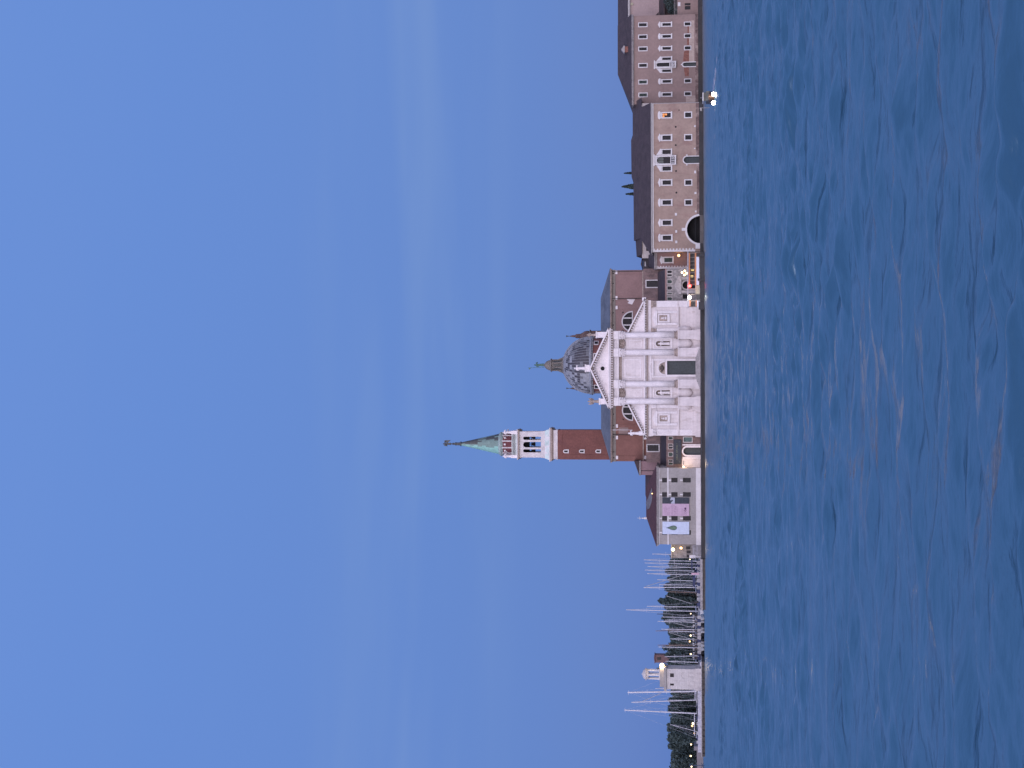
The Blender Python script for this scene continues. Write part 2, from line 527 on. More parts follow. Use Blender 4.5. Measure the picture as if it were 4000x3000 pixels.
def statue(mb, x, y, z, h, mi=0, wings=False, arm=1, n=10):
    """robed standing figure: one lathed robe with shoulders, neck, head, arms"""
    r = h * .15
    mb.lathe([(r * 1.05, z), (r * .95, z + h * .12), (r * .78, z + h * .35), (r * .86, z + h * .5), (r * .7, z + h * .6), (r * 1.15, z + h * .74),
              (r * 1.0, z + h * .81), (r * .36, z + h * .85), (r * .33, z + h * .87), (r * .52, z + h * .91), (r * .55, z + h * .95), (r * .3, z + h)], x, y, n, mi, 1.0, .75)
    mb.tube((x + arm * r, y - .02, z + h * .78), (x + arm * r * 1.9, y - r * .8, z + h * .62), r * .28, r * .22, mi=mi)
    mb.tube((x + arm * r * 1.9, y - r * .8, z + h * .62), (x + arm * r * 1.5, y - r * 1.3, z + h * .82), r * .22, r * .16, mi=mi)
    mb.tube((x - arm * r, y, z + h * .78), (x - arm * r * 1.2, y - r * .6, z + h * .55), r * .28, r * .2, mi=mi)
    mb.tube((x - arm * r * 1.2, y - r * .6, z + h * .55), (x - arm * r * .3, y - r * .9, z + h * .56), r * .2, r * .16, mi=mi)
    if wings:
        for sg in (-1, 1):
            mb.prism([(x + sg * r * .5, z + h * .7), (x + sg * r * 1.7, z + h * .98), (x + sg * r * 2.0, z + h * .75), (x + sg * r * 1.5, z + h * .45), (x + sg * r * .8, z + h * .5)], y + r * .5, y + r * .75, mi)


# ------------------------------------------------------------------ sky and light
w = bpy.data.worlds.new('World')
sc.world = w
w.use_nodes = True
nt = w.node_tree
N, L = nt.nodes.new, nt.links.new
bg = nt.nodes['Background']
tc = N('ShaderNodeTexCoord')
sep = N('ShaderNodeSeparateXYZ')
L(tc.outputs['Generated'], sep.inputs[0])


def mrange(src, a, b, c, d, smooth=False):
    q = N('ShaderNodeMapRange')
    if smooth: q.interpolation_type = 'SMOOTHSTEP'
    for k, v in zip(('From Min', 'From Max', 'To Min', 'To Max'), (a, b, c, d)): q.inputs[k].default_value = v
    L(src, q.inputs['Value'])
    return q.outputs['Result']


def mixc(f, a, b, bt='MIX'):
    q = N('ShaderNodeMix')
    q.data_type = 'RGBA'
    q.blend_type = bt
    if isinstance(f, float): q.inputs['Factor'].default_value = f
    else: L(f, q.inputs['Factor'])
    for k, v in (('A', a), ('B', b)):
        if isinstance(v, tuple): q.inputs[k].default_value = (*v, 1)
        else: L(v, q.inputs[k])
    return q.outputs['Result']


sky = N('ShaderNodeTexSky')
sky.sky_type = 'NISHITA'
sky.sun_disc = False
sky.sun_elevation = math.radians(4)
sky.sun_rotation = math.radians(200)
skyc = mixc(1.0, sky.outputs[0], (.012, .012, .012), 'MULTIPLY')
ramp = N('ShaderNodeValToRGB')
L(mrange(sep.outputs['Z'], 0, 1, 0, 1), ramp.inputs['Fac'])
els = ramp.color_ramp.elements
els[0].position = 0.0
els[0].color = (.092, .195, .530, 1)
els[1].position = 1.0
els[1].color = (.085, .17, .45, 1)
for p_, c_ in ((.62, (.125, .255, .64, 1)), (.10, (.098, .207, .570, 1)), (.22, (.113, .230, .605, 1)), (.34, (.121, .247, .640, 1)), (.46, (.134, .264, .665, 1))):
    e = els.new(p_)
    e.color = c_
# thin dusk cloud streaks: noise over bearing and elevation
dv_ = N('ShaderNodeVectorMath')
dv_.operation = 'MULTIPLY'
L(tc.outputs['Generated'], dv_.inputs[0])
dv_.inputs[1].default_value = (1.9, 1.9, 23.0)
ns = N('ShaderNodeTexNoise')
ns.inputs['Scale'].default_value = 1.0
ns.inputs['Detail'].default_value = 3.5
ns.inputs['Distortion'].default_value = .25
L(dv_.outputs[0], ns.inputs['Vector'])
cl = mrange(ns.outputs['Fac'], .42, .72, 0, 1, True)
band = mrange(sep.outputs['Z'], .09, .17, 0, 1, True)
band2 = mrange(sep.outputs['Z'], .20, .27, 1, .1, True)
mu = N('ShaderNodeMath'); mu.operation = 'MULTIPLY'
L(band, mu.inputs[0]); L(band2, mu.inputs[1])
mu2 = N('ShaderNodeMath'); mu2.operation = 'MULTIPLY'
L(mu.outputs[0], mu2.inputs[0]); L(cl, mu2.inputs[1])
mu3 = N('ShaderNodeMath'); mu3.operation = 'MULTIPLY'
L(mu2.outputs[0], mu3.inputs[0]); mu3.inputs[1].default_value = .36
c1 = mixc(mu3.outputs[0], ramp.outputs['Color'], (.185, .300, .600))
# afterglow in the western sky, behind the photographer
back = mrange(sep.outputs['Y'], -.02, -.85, 0, 1, True)
glow = mixc(mrange(sep.outputs['Z'], .0, .7, 0, 1), (2.55, 2.25, 2.75), (1.3, 1.32, 1.9))
c2 = mixc(back, c1, glow)
c3 = mixc(1.0, c2, skyc, 'ADD')
L(c3, bg.inputs['Color'])
bg.inputs['Strength'].default_value = 1.0

sl = bpy.data.lights.new('sun', 'SUN')
sl.energy = 0.5
sl.angle = math.radians(40)
sl.color = (1.0, .90, .88)
so = bpy.data.objects.new('sun', sl)
so.rotation_euler = (math.radians(72), 0, math.radians(-20))
col.objects.link(so)


def point(name, loc, e, c=(1, .6, .3), r=.25):
    l = bpy.data.lights.new(name, 'POINT')
    l.energy = e
    l.color = c
    l.shadow_soft_size = r
    o = bpy.data.objects.new(name, l)
    o.location = loc
    col.objects.link(o)


sc.view_settings.view_transform = 'Standard'
sc.view_settings.look = 'None'
sc.view_settings.exposure = 0
sc.view_settings.gamma = 1
sc.view_settings.use_curve_mapping = False

# ------------------------------------------------------------------ water
rows = []
d = 3.0
while d < 9000:
    rows.append(d)
    if d < 15: d += .3
    elif d < 120: d += max(.09, .003 * d)
    elif d < 470: d += .0045 * d
    else: d *= 1.06
rows = np.array(rows)
az = [-75.0]
while az[-1] < 75:
    az.append(az[-1] + (.055 if -17.5 < az[-1] < 17.5 else (.3 if abs(az[-1]) < 24 else 2.0)))
az = np.radians(np.array(az))
DD, AA = np.meshgrid(rows, az, indexing='ij')
X0 = DD * np.sin(AA)
Y0 = DD * np.cos(AA)
dr = np.gradient(rows)[:, None]
da = np.gradient(az)[None, :] * DD
rs = np.random.RandomState(11)
Zw = np.zeros_like(X0); Xo = np.zeros_like(X0); Yo = np.zeros_like(X0)
lams = np.exp(np.linspace(math.log(.28), math.log(9.0), 84))
patch = .72 + .5 * np.sin(X0 * .11 + Y0 * .045 + 1.3) * np.sin(Y0 * .083 - X0 * .03 + .4) + .3 * np.sin(X0 * .31 - .7) * np.sin(Y0 * .21 + 2)
patch = np.clip(patch, .5, 1.3)
pk = np.zeros_like(X0)
for _ in range(26):
    l_ = rs.uniform(3.5, 15)
    t_ = rs.uniform(0, 2 * PI)
    pk += np.cos(2 * PI / l_ * (math.cos(t_) * X0 * .7 + math.sin(t_) * Y0) + rs.uniform(0, 2 * PI))
pk /= math.sqrt(13)
pk = .64 + .85 * np.maximum(0, pk - .35) ** 1.2
pk = np.minimum(pk, 1.25)
for i, lam in enumerate(lams):
    k = 2 * PI / lam
    th = math.radians(95) + rs.normal() * math.radians(32 if lam > 1.5 else 40)
    kx, ky = k * math.cos(th), k * math.sin(th)
    amp = (.027 + .060 * math.exp(-(math.log(lam / 2.0) / .65) ** 2)) / k * (1.0 if lam < 3.5 else (3.5 / lam) ** .8)
    att = np.clip(1.6 - np.abs(kx) * da / 1.3, 0, 1) * np.clip(1.7 - np.abs(ky) * dr / 2.2, 0, 1)
    ph = kx * X0 + ky * Y0 + rs.uniform(0, 2 * PI)
    a_ = amp * att * (patch * (pk if lam > .6 else .5 + .5 * pk) if lam < 4 else .75)
    Zw += a_ * np.cos(ph)
    q = .4
    Xo -= q * a_ * math.cos(th) * np.sin(ph)
    Yo -= q * a_ * math.sin(th) * np.sin(ph)
nr, na = X0.shape
verts = np.stack([X0 + Xo, Y0 + Yo, Zw], -1).reshape(-1, 3).astype(np.float32)
idx = np.arange(nr * na).reshape(nr, na)
quads = np.stack([idx[:-1, :-1], idx[:-1, 1:], idx[1:, 1:], idx[1:, :-1]], -1).reshape(-1, 4)
quads = quads[:, ::-1]
me = bpy.data.meshes.new('water')
me.vertices.add(len(verts)); me.vertices.foreach_set('co', verts.ravel())
me.loops.add(quads.size); me.loops.foreach_set('vertex_index', quads.ravel().astype(np.int32))
me.polygons.add(len(quads))
me.polygons.foreach_set('loop_start', np.arange(0, quads.size, 4, dtype=np.int32))
me.polygons.foreach_set('loop_total', np.full(len(quads), 4, dtype=np.int32))
me.update(calc_edges=True)
me.polygons.foreach_set('use_smooth', np.ones(len(quads), bool))
mt, nt_, bs, N2, L2 = nodes('lagoon water')
bs.inputs['Base Color'].default_value = (.017, .062, .104, 1)
bs.inputs['Roughness'].default_value = .15
bs.inputs['IOR'].default_value = 3.1
bs.inputs['Specular Tint'].default_value = (.84, 1, 1, 1)
t2 = N2('ShaderNodeTexCoord')
mp = N2('ShaderNodeMapping'); mp.inputs['Scale'].default_value = (.8, 1.5, 1)
L2(t2.outputs['Object'], mp.inputs['Vector'])
na_ = N2('ShaderNodeTexNoise'); na_.inputs['Scale'].default_value = 2.4; na_.inputs['Detail'].default_value = 5; na_.inputs['Roughness'].default_value = .55
L2(mp.outputs['Vector'], na_.inputs['Vector'])
bp = N2('ShaderNodeBump'); bp.inputs['Strength'].default_value = .6; bp.inputs['Distance'].default_value = .06
L2(na_.outputs['Fac'], bp.inputs['Height'])
nb_ = N2('ShaderNodeTexNoise'); nb_.inputs['Scale'].default_value = .33; nb_.inputs['Detail'].default_value = 3
L2(mp.outputs['Vector'], nb_.inputs['Vector'])
bp2 = N2('ShaderNodeBump'); bp2.inputs['Strength'].default_value = .5; bp2.inputs['Distance'].default_value = .7
L2(nb_.outputs['Fac'], bp2.inputs['Height']); L2(bp.outputs['Normal'], bp2.inputs['Normal'])
L2(bp2.outputs['Normal'], bs.inputs['Normal'])
sx2 = N2('ShaderNodeSeparateXYZ'); L2(t2.outputs['Object'], sx2.inputs[0])
rg = N2('ShaderNodeMapRange'); rg.inputs['From Min'].default_value = 40; rg.inputs['From Max'].default_value = 330
rg.inputs['To Min'].default_value = .19; rg.inputs['To Max'].default_value = .34
L2(sx2.outputs['Y'], rg.inputs['Value']); L2(rg.outputs['Result'], bs.inputs['Roughness'])
me.materials.append(mt)
wo = bpy.data.objects.new('water', me)
col.objects.link(wo)
tag(wo, kind='structure')

# ------------------------------------------------------------------ land
g = MB()
xE = P(2740, 2180, 394)[0]
pts = [(xE, 394.6), (P(2740, 986, 394)[0], 394.6), (P(2740, 984, 412)[0], 411.6), (P(2740, 404, 412)[0], 411.6),
       (P(2740, 402, 430)[0], 429.6), (P(2740, -300, 430)[0], 429.6), (P(2740, -300, 430)[0], 640), (xE, 640)]
g.slab(pts, -1.5, 1.02)
tag(g.build('island_ground', EARTH), kind='structure')
g = MB()
g.slab([(-420, 560), (xE - .5, 560), (xE - .5, 900), (-420, 900)], -1.5, .9)
tag(g.build('park_ground', EARTH), kind='structure')
# quay in front of the church: dark wall, pale coping
q = MB()
q.box(xE, P(2740, 984, 394)[0], 393.2, 394.595, -1.5, .78, 0)
COP = M('dark quay coping', (.045, .046, .052), var=.3, scale=1, fine=3, finev=.2)
for k in range(34):
    xa = xE + k * (P(2740, 984, 394)[0] - xE) / 34
    q.box(xa + .015, xa + (P(2740, 984, 394)[0] - xE) / 34 - .015, 393.05, 395.4, .785 + uni(0, .02), 1.10 + uni(0, .03), 1)
tag(q.build('quay', [QUAYD, COP]), kind='structure')

# ------------------------------------------------------------------ church
ch = Bld(400, 2550, 1438, 'church', 'white marble temple-fronted church with a lead dome and long brick transept behind', 'church', ground=1.1)
X, Z, s_ = ch.X, ch.Z, ch.s
R = ch.root
CY = 1438.5
YF = 400.0
ZB = 1.12
# door and niches (openings)
dx0, dx1, dz0, dz1 = X(1464), X(1410), Z(2717), Z(2606)
holes = [(dx0, dx1, dz0, dz1)]
niches = []
for yc in (CY - 96, CY + 96):
    niches.append((X(yc + 10.5), X(yc - 10.5), Z(2617), Z(2562)))
holes += niches
mw = MB()
xl, xr = X(CY + 142), X(CY - 142)
shell(mw, xl, xr, YF, YF + 3, ZB, Z(2418), holes, th=1.0)
for (a, b_, c, d_) in niches:
    mw.strip(archline(a, b_, c, d_), archbox(a, b_, c, d_), YF - .003, YF + .5, closed=False)
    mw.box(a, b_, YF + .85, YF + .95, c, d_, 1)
# wings
for sg in (-1, 1):
    xa, xb = sorted((X(CY + sg * 142), X(CY + sg * 263.5)))
    mw.box(xa + (.002 if sg < 0 else 0), xb - (.002 if sg > 0 else 0), YF + .6, YF + 3, ZB, Z(2531))
mw.build('facade_wall', [STONE, STONED], R)
# plinth course
pl = MB()
pl.box(X(CY + 268), X(CY + 45), YF - .15, YF + .59, ZB, Z(2716))
pl.box(X(CY - 45), X(CY - 266), YF - .15, YF + .59, ZB, Z(2716))
for sg in (-1, 1):
    pl.box(X(CY + sg * 142), X(CY + sg * 262), YF + .15, YF + .595, Z(2652), Z(2646))
    pl.box(X(CY + sg * 142), X(CY + sg * 262), YF + .15, YF + .595, Z(2716) + .002, Z(2703))
pl.build('plinth', STONE, R)
# nave and aisles behind
nv = MB()
nv.box(X(CY + 138), X(CY - 138), YF + 3.1, 431, ZB, Z(2400))
for sg in (-1, 1):
    xa, xb = X(CY + sg * 138.2), X(CY + sg * 258)
    nv.prism([(xa, ZB), (xb, ZB), (xb, Z(2531)), (xa, Z(2470))], YF + 3.1, 429.9)
nv.build('nave_wall', BRICK_R, R)
nr_ = MB()
nr_.prism([(X(CY + 142), Z(2399)), (X(CY - 142), Z(2399)), (X(CY), Z(2325))], YF + 3.1, 431)
nr_.build('nave_roof', LEADR, R)
# main entablature
en = MB()
en.box(X(CY + 146), X(CY - 146), YF - .75, YF + 3, Z(2418) + .002, Z(2408))
en.box(X(CY + 147), X(CY - 147), YF - .85, YF + 3, Z(2408), Z(2397))
for yc in (-129.5, -61.5, 61.5, 129.5):
    en.box(X(CY + yc + 16), X(CY + yc - 16), YF - 1.5, YF - .86, Z(2417), Z(2397))
en.build('entablature', STONEL, R)
cn = MB()
cn.box(X(CY + 153), X(CY - 153), YF - 1.6, YF + 3, Z(2397) + .002, Z(2388), 1)  # dark backing of the dentils: brown dirt plus shade put into the colour
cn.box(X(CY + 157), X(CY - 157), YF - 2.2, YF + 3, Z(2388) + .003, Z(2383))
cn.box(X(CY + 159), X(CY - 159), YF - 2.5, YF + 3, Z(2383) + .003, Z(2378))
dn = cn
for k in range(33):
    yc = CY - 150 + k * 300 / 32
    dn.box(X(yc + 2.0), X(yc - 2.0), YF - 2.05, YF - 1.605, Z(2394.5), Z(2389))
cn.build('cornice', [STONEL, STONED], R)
# pediment
pd = MB()
pd.prism([(X(CY + 148), Z(2377.5)), (X(CY - 148), Z(2377.5)), (X(CY), Z(2311))], YF - .6, YF + 3)
pd.build('pediment', STONEL, R)


def rake(mb, ya, xa, yb, xb, t, y0, y1, mi=0):
    a = (X(ya), Z(xa)); b = (X(yb), Z(xb))
    mb.prism([a, b, (b[0], b[1] - t), (a[0], a[1] - t)], y0, y1, mi)


rk = MB()
for sg in (-1, 1):
    rake(rk, CY, 2304, CY + sg * 159, 2378, .42, YF - 2.5, YF + 3)
    rake(rk, CY, 2310.2, CY + sg * 150, 2380, .5, YF - 1.5, YF + 2.9, 1)  # darker layer behind the modillions, dirt and shade in one colour
dn = rk
for sg in (-1, 1):
    for k in range(1, 16):
        t = k / 16
        yy = CY + sg * 147 * t
        xx = 2318.6 + (2384 - 2318) * t
        dn.box(X(yy + 2), X(yy - 2), YF - 1.85, YF - .602, Z(xx + 1.5), Z(xx - 6))
rk.build('raking_cornice', [STONEL, STONED], R)
oc = MB()
cx, cz = X(CY), Z(2354.6)
oc.strip(arcpts(cx, cz, .55, 0, 2 * PI, 20)[:-1], arcpts(cx, cz, .78, 0, 2 * PI, 20)[:-1], YF - .72, YF - .602)
oc.prism(arcpts(cx, cz, .545, 0, 2 * PI, 20)[:-1], YF - .66, YF - .603, 1)
oc.build('round_window', [STONEL, DARK], R)
# half pediments of the wings
for sg in (-1, 1):
    wp = MB()
    wp.prism([(X(CY + sg * 142.2), Z(2531) + .003), (X(CY + sg * 262), Z(2531) + .003), (X(CY + sg * 262), Z(2517)), (X(CY + sg * 142.2), Z(2460))], YF + .2, YF + 2.9)
    wp.build('half_pediment', STONEL, R)
    wr = MB()
    rake(wr, CY + sg * 141, 2451, CY + sg * 276, 2519.5, .38, YF - .9, YF + 3)
    rake(wr, CY + sg * 142.5, 2457.0, CY + sg * 268, 2520, .5, YF - .1, YF + 2.95, 1)  # dark layer under the rake, dirt and shade both in the colour
    for k in range(1, 13):
        t = k / 13
        yy = CY + sg * (142 + 122 * t)
        xx = 2466.5 + 60 * t
        wr.box(X(yy + 2), X(yy - 2), YF - .35, YF + .198, Z(xx + 1), Z(xx - 6))
    wr.build('raking_cornice', [STONEL, STONED], R)
    wc = MB()
    wc.box(X(CY + sg * 142.2), X(CY + sg * 277), YF - .9, YF + .55, Z(2520), Z(2515))
    wc.box(X(CY + sg * 142.2), X(CY + sg * 270), YF - .2, YF + .58, Z(2531), Z(2520.3), 1)  # dark dentil backing, shade coloured in along with the dirt
    for k in range(13):
        yy = CY + sg * (146 + k * 9.8)
        wc.box(X(yy + 1.8), X(yy - 1.8), YF - .7, YF - .21, Z(2525), Z(2520.4))
    wc.box(X(CY + sg * 142.2), X(CY + sg * 266), YF + .25, YF + .59, Z(2543), Z(2531.3))
    wc.build('cornice', [STONEL, STONED], R)
# lower cornice between the columns
lc = MB()
spans = [(CY - 118, CY - 73.5), (CY - 50, CY + 50), (CY + 73.5, CY + 118)]
for a, b_ in spans:
    lc.box(X(b_), X(a), YF - .75, YF - .002, Z(2520), Z(2515), 1)
    lc.box(X(b_), X(a), YF - .35, YF - .003, Z(2531), Z(2520.3), 0)  # dark band behind pale dentils, relief shade and dirt in its colour
    n_ = int((b_ - a) / 5)
    for k in range(n_ + 1):
        yy = a + 2 + k * (b_ - a - 4) / n_
        lc.box(X(yy + 1.2), X(yy - 1.2), YF - .65, YF - .36, Z(2525.5), Z(2520.4), 1)
    lc.box(X(b_), X(a), YF - .22, YF - .004, Z(2545), Z(2540), 1)
lc.build('cornice', [STONED, STONEL], R)
# four giant columns
for yc in (-129.5, -61.5, 61.5, 129.5):
    x = X(CY + yc, 2540)
    y = YF - .55
    c = MB()
    zt, zb = Z(2446), Z(2634)
    prof = [(.80, zb), (.80, zb + (zt - zb) * .33), (.76, zb + (zt - zb) * .7), (.69, zt)]
    c.lathe(prof, x, y, 24)
    co_ = c.build('column', STONEL, R, smooth=True)
    c = MB()
    c.lathe([(.70, zt + .002), (.8, zt + .08), (.72, zt + .15), (.80, zt + .7), (.92, zt + 1.0), (.86, zt + 1.05), (1.02, zt + 1.62)], x, y, 12)
    for lv, rr in ((.35, .86), (.85, .98)):
        for k in range(10):
            a = 2 * PI * (k + lv) / 10
            c.ball((x + rr * math.cos(a), y + rr * math.sin(a), zt + lv + .1), .17, 5, sz=1.5)
    for sx_ in (-1, 1):
        for sy_ in (-1, 1):
            c.ball((x + sx_ * .92, y + sy_ * .8, zt + 1.45), .24, 5)
    c.box(x - 1.12, x + 1.12, y - 1.0, y + .9, zt + 1.63, Z(2418) - .003)
    c.build('capital', STONEL, co_)
    c = MB()
    c.lathe([(1.05, zb - .75), (1.08, zb - .5), (.92, zb - .42), (.88, zb - .3), (1.0, zb - .2), (.98, zb - .05), (.82, zb - .002)], x, y, 20)
    c.box(x - 1.1, x + 1.1, y - 1.05, y + .55, zb - .98, zb - .752)
    c.build('column_base', STONED, co_)
    c = MB()
    zt = zb - .98
    c.box(x - 1.3, x + 1.3, y - 1.25, YF - .003, zt - .3, zt - .002)
    c.box(x - 1.16, x + 1.16, y - 1.1, YF - .004, ZB + 1.25, zt - .3)
    c.box(x - 1.32, x + 1.32, y - 1.3, YF - .002, ZB + .8, ZB + 1.25)
    c.box(x - 1.4, x + 1.4, y - 1.4, YF - .155, ZB, ZB + .8)
    c.build('pedestal', STONE, R)
# wing pilasters
for sg in (-1, 1):
    for (ya, yb) in ((239, 263), (143, 155)):
        p_ = MB()
        xa, xb = sorted((X(CY + sg * ya), X(CY + sg * yb)))
        pr = .3 if ya > 200 else .1
        p_.box(xa, xb, YF + pr, YF + .597, Z(2703) + .003, Z(2564))
        if ya > 200:
            p_.box((xa + xb) / 2 + (-.06), xb if sg < 0 else (xa + xb) / 2 + .06, YF + pr - .05, YF + pr - .002, Z(2700), Z(2566))
        pp = p_.build('pilaster', STONEL, R)
        c = MB()
        zt = Z(2564)
        c.box(xa - .1, xb + .1, YF + pr - .2, YF + .596, zt + .9, Z(2543) - .003)
        for lv in (.0, .35, .65):
            for k in range(4):
                c.ball((xa + (xb - xa) * (k + .5) / 4, YF + pr - .1, zt + lv + .15), .19, 5, sz=1.2)
        c.build('capital', STONED if sg < 0 else STONEL, pp)
# niches with statues, panels above, festoons
for i, yc in enumerate((CY - 96, CY + 96)):
    a, b_, c_, d_ = niches[i]
    nf = MB()
    nf.strip(archline(a, b_, c_, d_), archline(a - .22, b_ + .22, c_, d_ + .22), YF - .12, YF - .004, closed=False)
    nf.strip(rect(a - .45, b_ + .45, c_ - .3, d_ + .45), rect(a - .75, b_ + .75, c_ - .6, d_ + .75), YF - .16, YF - .004)
    nf.build('niche_frame', STONEL, R)
    st = MB()
    statue(st, (a + b_) / 2, YF + .42, c_ + .02, (d_ - c_) * .86, arm=1 if i else -1)
    st.build('statue', STONEL, R, smooth=True)
    pn = MB()
    pn.strip(rect(X(yc + 12), X(yc - 12), Z(2505), Z(2462)), rect(X(yc + 15), X(yc - 15), Z(2508), Z(2459)), YF - .1, YF - .004)
    pn.box(X(yc + 3), X(yc - 3), YF - .14, YF - .004, Z(2489), Z(2486))
    pn.build('wall_panel', STONEL, R)
    fe = MB()
    cx, ctop = X(yc), Z(2420)
    fe.prism(arcpts(cx, ctop, 1.45, PI, 2 * PI, 12, 1.6), YF - .1, YF - .004, 1)
    for k in range(13):
        a2 = PI + PI * k / 12
        for rr in (1.35, .95, .55):
            fe.ball((cx + rr * math.cos(a2), YF - .22, ctop - .12 + 1.45 * rr / 1.35 * math.sin(a2) * .95), .17 + rnd() * .08, 5, mi=0)
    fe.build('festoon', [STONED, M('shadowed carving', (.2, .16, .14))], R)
# middle bay
mb_ = MB()
mb_.strip(rect(X(CY + 32), X(CY - 32), Z(2500), Z(2444)), rect(X(CY + 37), X(CY - 37), Z(2504), Z(2440)), YF - .12, YF - .004)
mb_.strip(rect(X(CY + 43), X(CY - 43), Z(2510), Z(2433)), rect(X(CY + 45), X(CY - 45), Z(2512), Z(2431)), YF - .2, YF - .004)
mb_.build('wall_panel', STONEL, R)
ht = MB()
ht.box(X(CY + 46), X(CY - 46), YF - .5, YF - .004, Z(2421.5), Z(2418.5))
ht.box(X(CY + 46), X(CY - 46), YF - .28, YF - .004, Z(2429), Z(2421.7))
ht.build('frieze_band', STONED, R)
dr_ = MB()
dr_.box(dx0, dx1, YF + .6, YF + .7, dz0, dz1)
dr_.box((dx0 + dx1) / 2 - .04, (dx0 + dx1) / 2 + .04, YF + .55, YF + .6, dz0, dz1)
for sx_ in (0, 1):
    for k in range(5):
        xa = dx0 + .15 + sx_ * (dx1 - dx0) / 2
        za = dz0 + .2 + k * (dz1 - dz0) / 5
        dr_.box(xa, xa + (dx1 - dx0) / 2 - .35, YF + .56, YF + .6, za, za + (dz1 - dz0) / 5 - .25)
dr_.build('door', DOORM, R)
df = MB()
df.box(dx0 - .55, dx0 - .003, YF - .25, YF + .3, dz0, dz1 + .35)
df.box(dx1 + .003, dx1 + .55, YF - .25, YF + .3, dz0, dz1 + .35)
df.box(dx0 - .002, dx1 + .002, YF - .25, YF + .3, dz1 + .003, dz1 + .35)
df.box(X(CY + 37), X(CY - 37), YF - .45, YF - .004, Z(2553), Z(2548))
df.box(X(CY + 36), X(CY + 30), YF - .3, YF - .004, Z(2600), Z(2553.3))
df.box(X(CY - 30), X(CY - 36), YF - .3, YF - .004, Z(2600), Z(2553.3))
cx, cz = X(CY), Z(2597)
df.strip(arcpts(cx, cz, 1.62, PI, 0, 16), arcpts(cx, cz, 1.95, PI, 0, 16), YF - .3, YF - .004, closed=False)
df.strip(arcpts(cx, Z(2551), 1.5, PI * .93, PI * .07, 12, .8), arcpts(cx, Z(2551), 1.8, PI * .93, PI * .07, 12, 1.0), YF - .35, YF - .004, closed=False)
df.build('door_frame', STONEL, R)
ty = MB()
ty.prism(arcpts(cx, cz, 1.60, 0, PI, 16), YF - .06, YF - .004, 0)
ty.ball((cx, YF - .3, cz + .75), .36, 7, mi=1, sz=1.4)
for k in range(16):
    a2 = 2 * PI * k / 16
    ty.ball((cx + .62 * math.cos(a2), YF - .22, cz + .72 + .5 * math.sin(a2)), .13, 5, mi=1)
ty.prism([(cx - .2, cz + .6), (cx - 1.0, cz + 1.15), (cx - .95, cz + .6), (cx - .3, cz + .3)], YF - .24, YF - .1, 1)
ty.prism([(cx + .2, cz + .6), (cx + 1.0, cz + 1.15), (cx + .95, cz + .6), (cx + .3, cz + .3)], YF - .24, YF - .1, 1)
ty.build('door_tympanum', [STONED, M('dark carved relief', (.10, .08, .07), var=.3, scale=3)], R)
# aedicules of the wings
for sg in (-1, 1):
    yc = CY + sg * 196
    ae = MB()
    yo = YF + .595
    for q_ in (-1, 1):
        ae.box(X(yc + q_ * 23 + 4), X(yc + q_ * 23 - 4), YF + .2, yo, Z(2645), Z(2568))
    ae.box(X(yc + 29), X(yc - 29), YF + .1, yo, Z(2567.7), Z(2561))
    ae.prism([(X(yc + 30), Z(2560.7)), (X(yc - 30), Z(2560.7)), (X(yc), Z(2547.5))], YF + .15, yo)
    ae.strip(rect(X(yc + 12), X(yc - 12), Z(2612), Z(2576)), rect(X(yc + 17), X(yc - 17), Z(2618), Z(2572)), YF + .3, yo)
    ae.box(X(yc + 14), X(yc - 14), YF + .15, YF + .298, Z(2616), Z(2607))
    ar = ae.build('aedicule', STONEL, R)
    bu = MB()
    bu.prism(rect(X(yc + 11.8), X(yc - 11.8), Z(2611.8), Z(2576.2)), YF + .5, yo - .002, 0)
    bu.box(X(yc + 5), X(yc - 5), YF + .3, YF + .498, Z(2604), Z(2598), 1)
    bu.ball((X(yc), YF + .4, Z(2592)), .3, 7, mi=1, sz=1.2)
    bu.ball((X(yc), YF + .35, Z(2586)), .19, 7, mi=1, sz=1.2)
    bu.build('bust', [STONED, STONEL], ar)
    ur = MB()
    zt, zb = Z(2648), Z(2704)
    h = zt - zb
    ur.lathe([(.2, zb), (.55, zb + h * .08), (.95, zb + h * .3), (1.0, zb + h * .6), (.75, zb + h * .85), (.8, zt)], X(CY + sg * 150), YF + .3, 14)
    ur.build('bulging_pedestal', STONE, R, smooth=True)
    ur = MB()
    ur.lathe([(.2, zb - .1), (.7, zb + h * .08), (1.15, zb + h * .3), (1.18, zb + h * .6), (.9, zb + h * .85), (.95, zt)], X(CY + sg * 96), YF - .1, 14, 0, 1.25, .6)
    ur.build('bulging_pedestal', STONE, R, smooth=True)
# steps
stp = MB()
for k in range(7):
    z = dz0 - k * (dz0 - ZB) / 7
    hw = 42 + k * 6.5
    stp.box(X(CY + hw), X(CY - hw), YF - 1.6 - .48 * (k + 1), YF - .16, ZB - .02 if k == 6 else z - (dz0 - ZB) / 7, z - .002)
stp.build('steps', QUAYT, R)
# statues on the pediments
for (yc, xt, xb, pxb, pw, wg, arm) in ((1439, 2243, 2286, 2306, 13, False, 1), (1308.7, 2293, 2329, 2372, 11, False, -1), (1568, 2296, 2340, 2374, 11, True, 1)):
    p_ = MB()
    x = X(yc, 2300)
    p_.box(x - pw * s_, x + pw * s_, YF - .6 - pw * s_, YF - .6 + pw * s_, Z(pxb), Z(xb) - .3)
    p_.box(x - (pw + 2) * s_, x + (pw + 2) * s_, YF - .6 - (pw + 2) * s_, YF - .6 + (pw + 2) * s_, Z(xb) - .298, Z(xb))
    pp = p_.build('statue_pedestal', STONEL, R)
    p_ = MB()
    statue(p_, x, YF - .6, Z(xb) + .003, Z(xt) - Z(xb), wings=wg, arm=arm, n=12)
    p_.build('statue', STONEL if yc == 1439 else STONED, R, smooth=True)
p_ = MB()
x = X(1693, 2450)
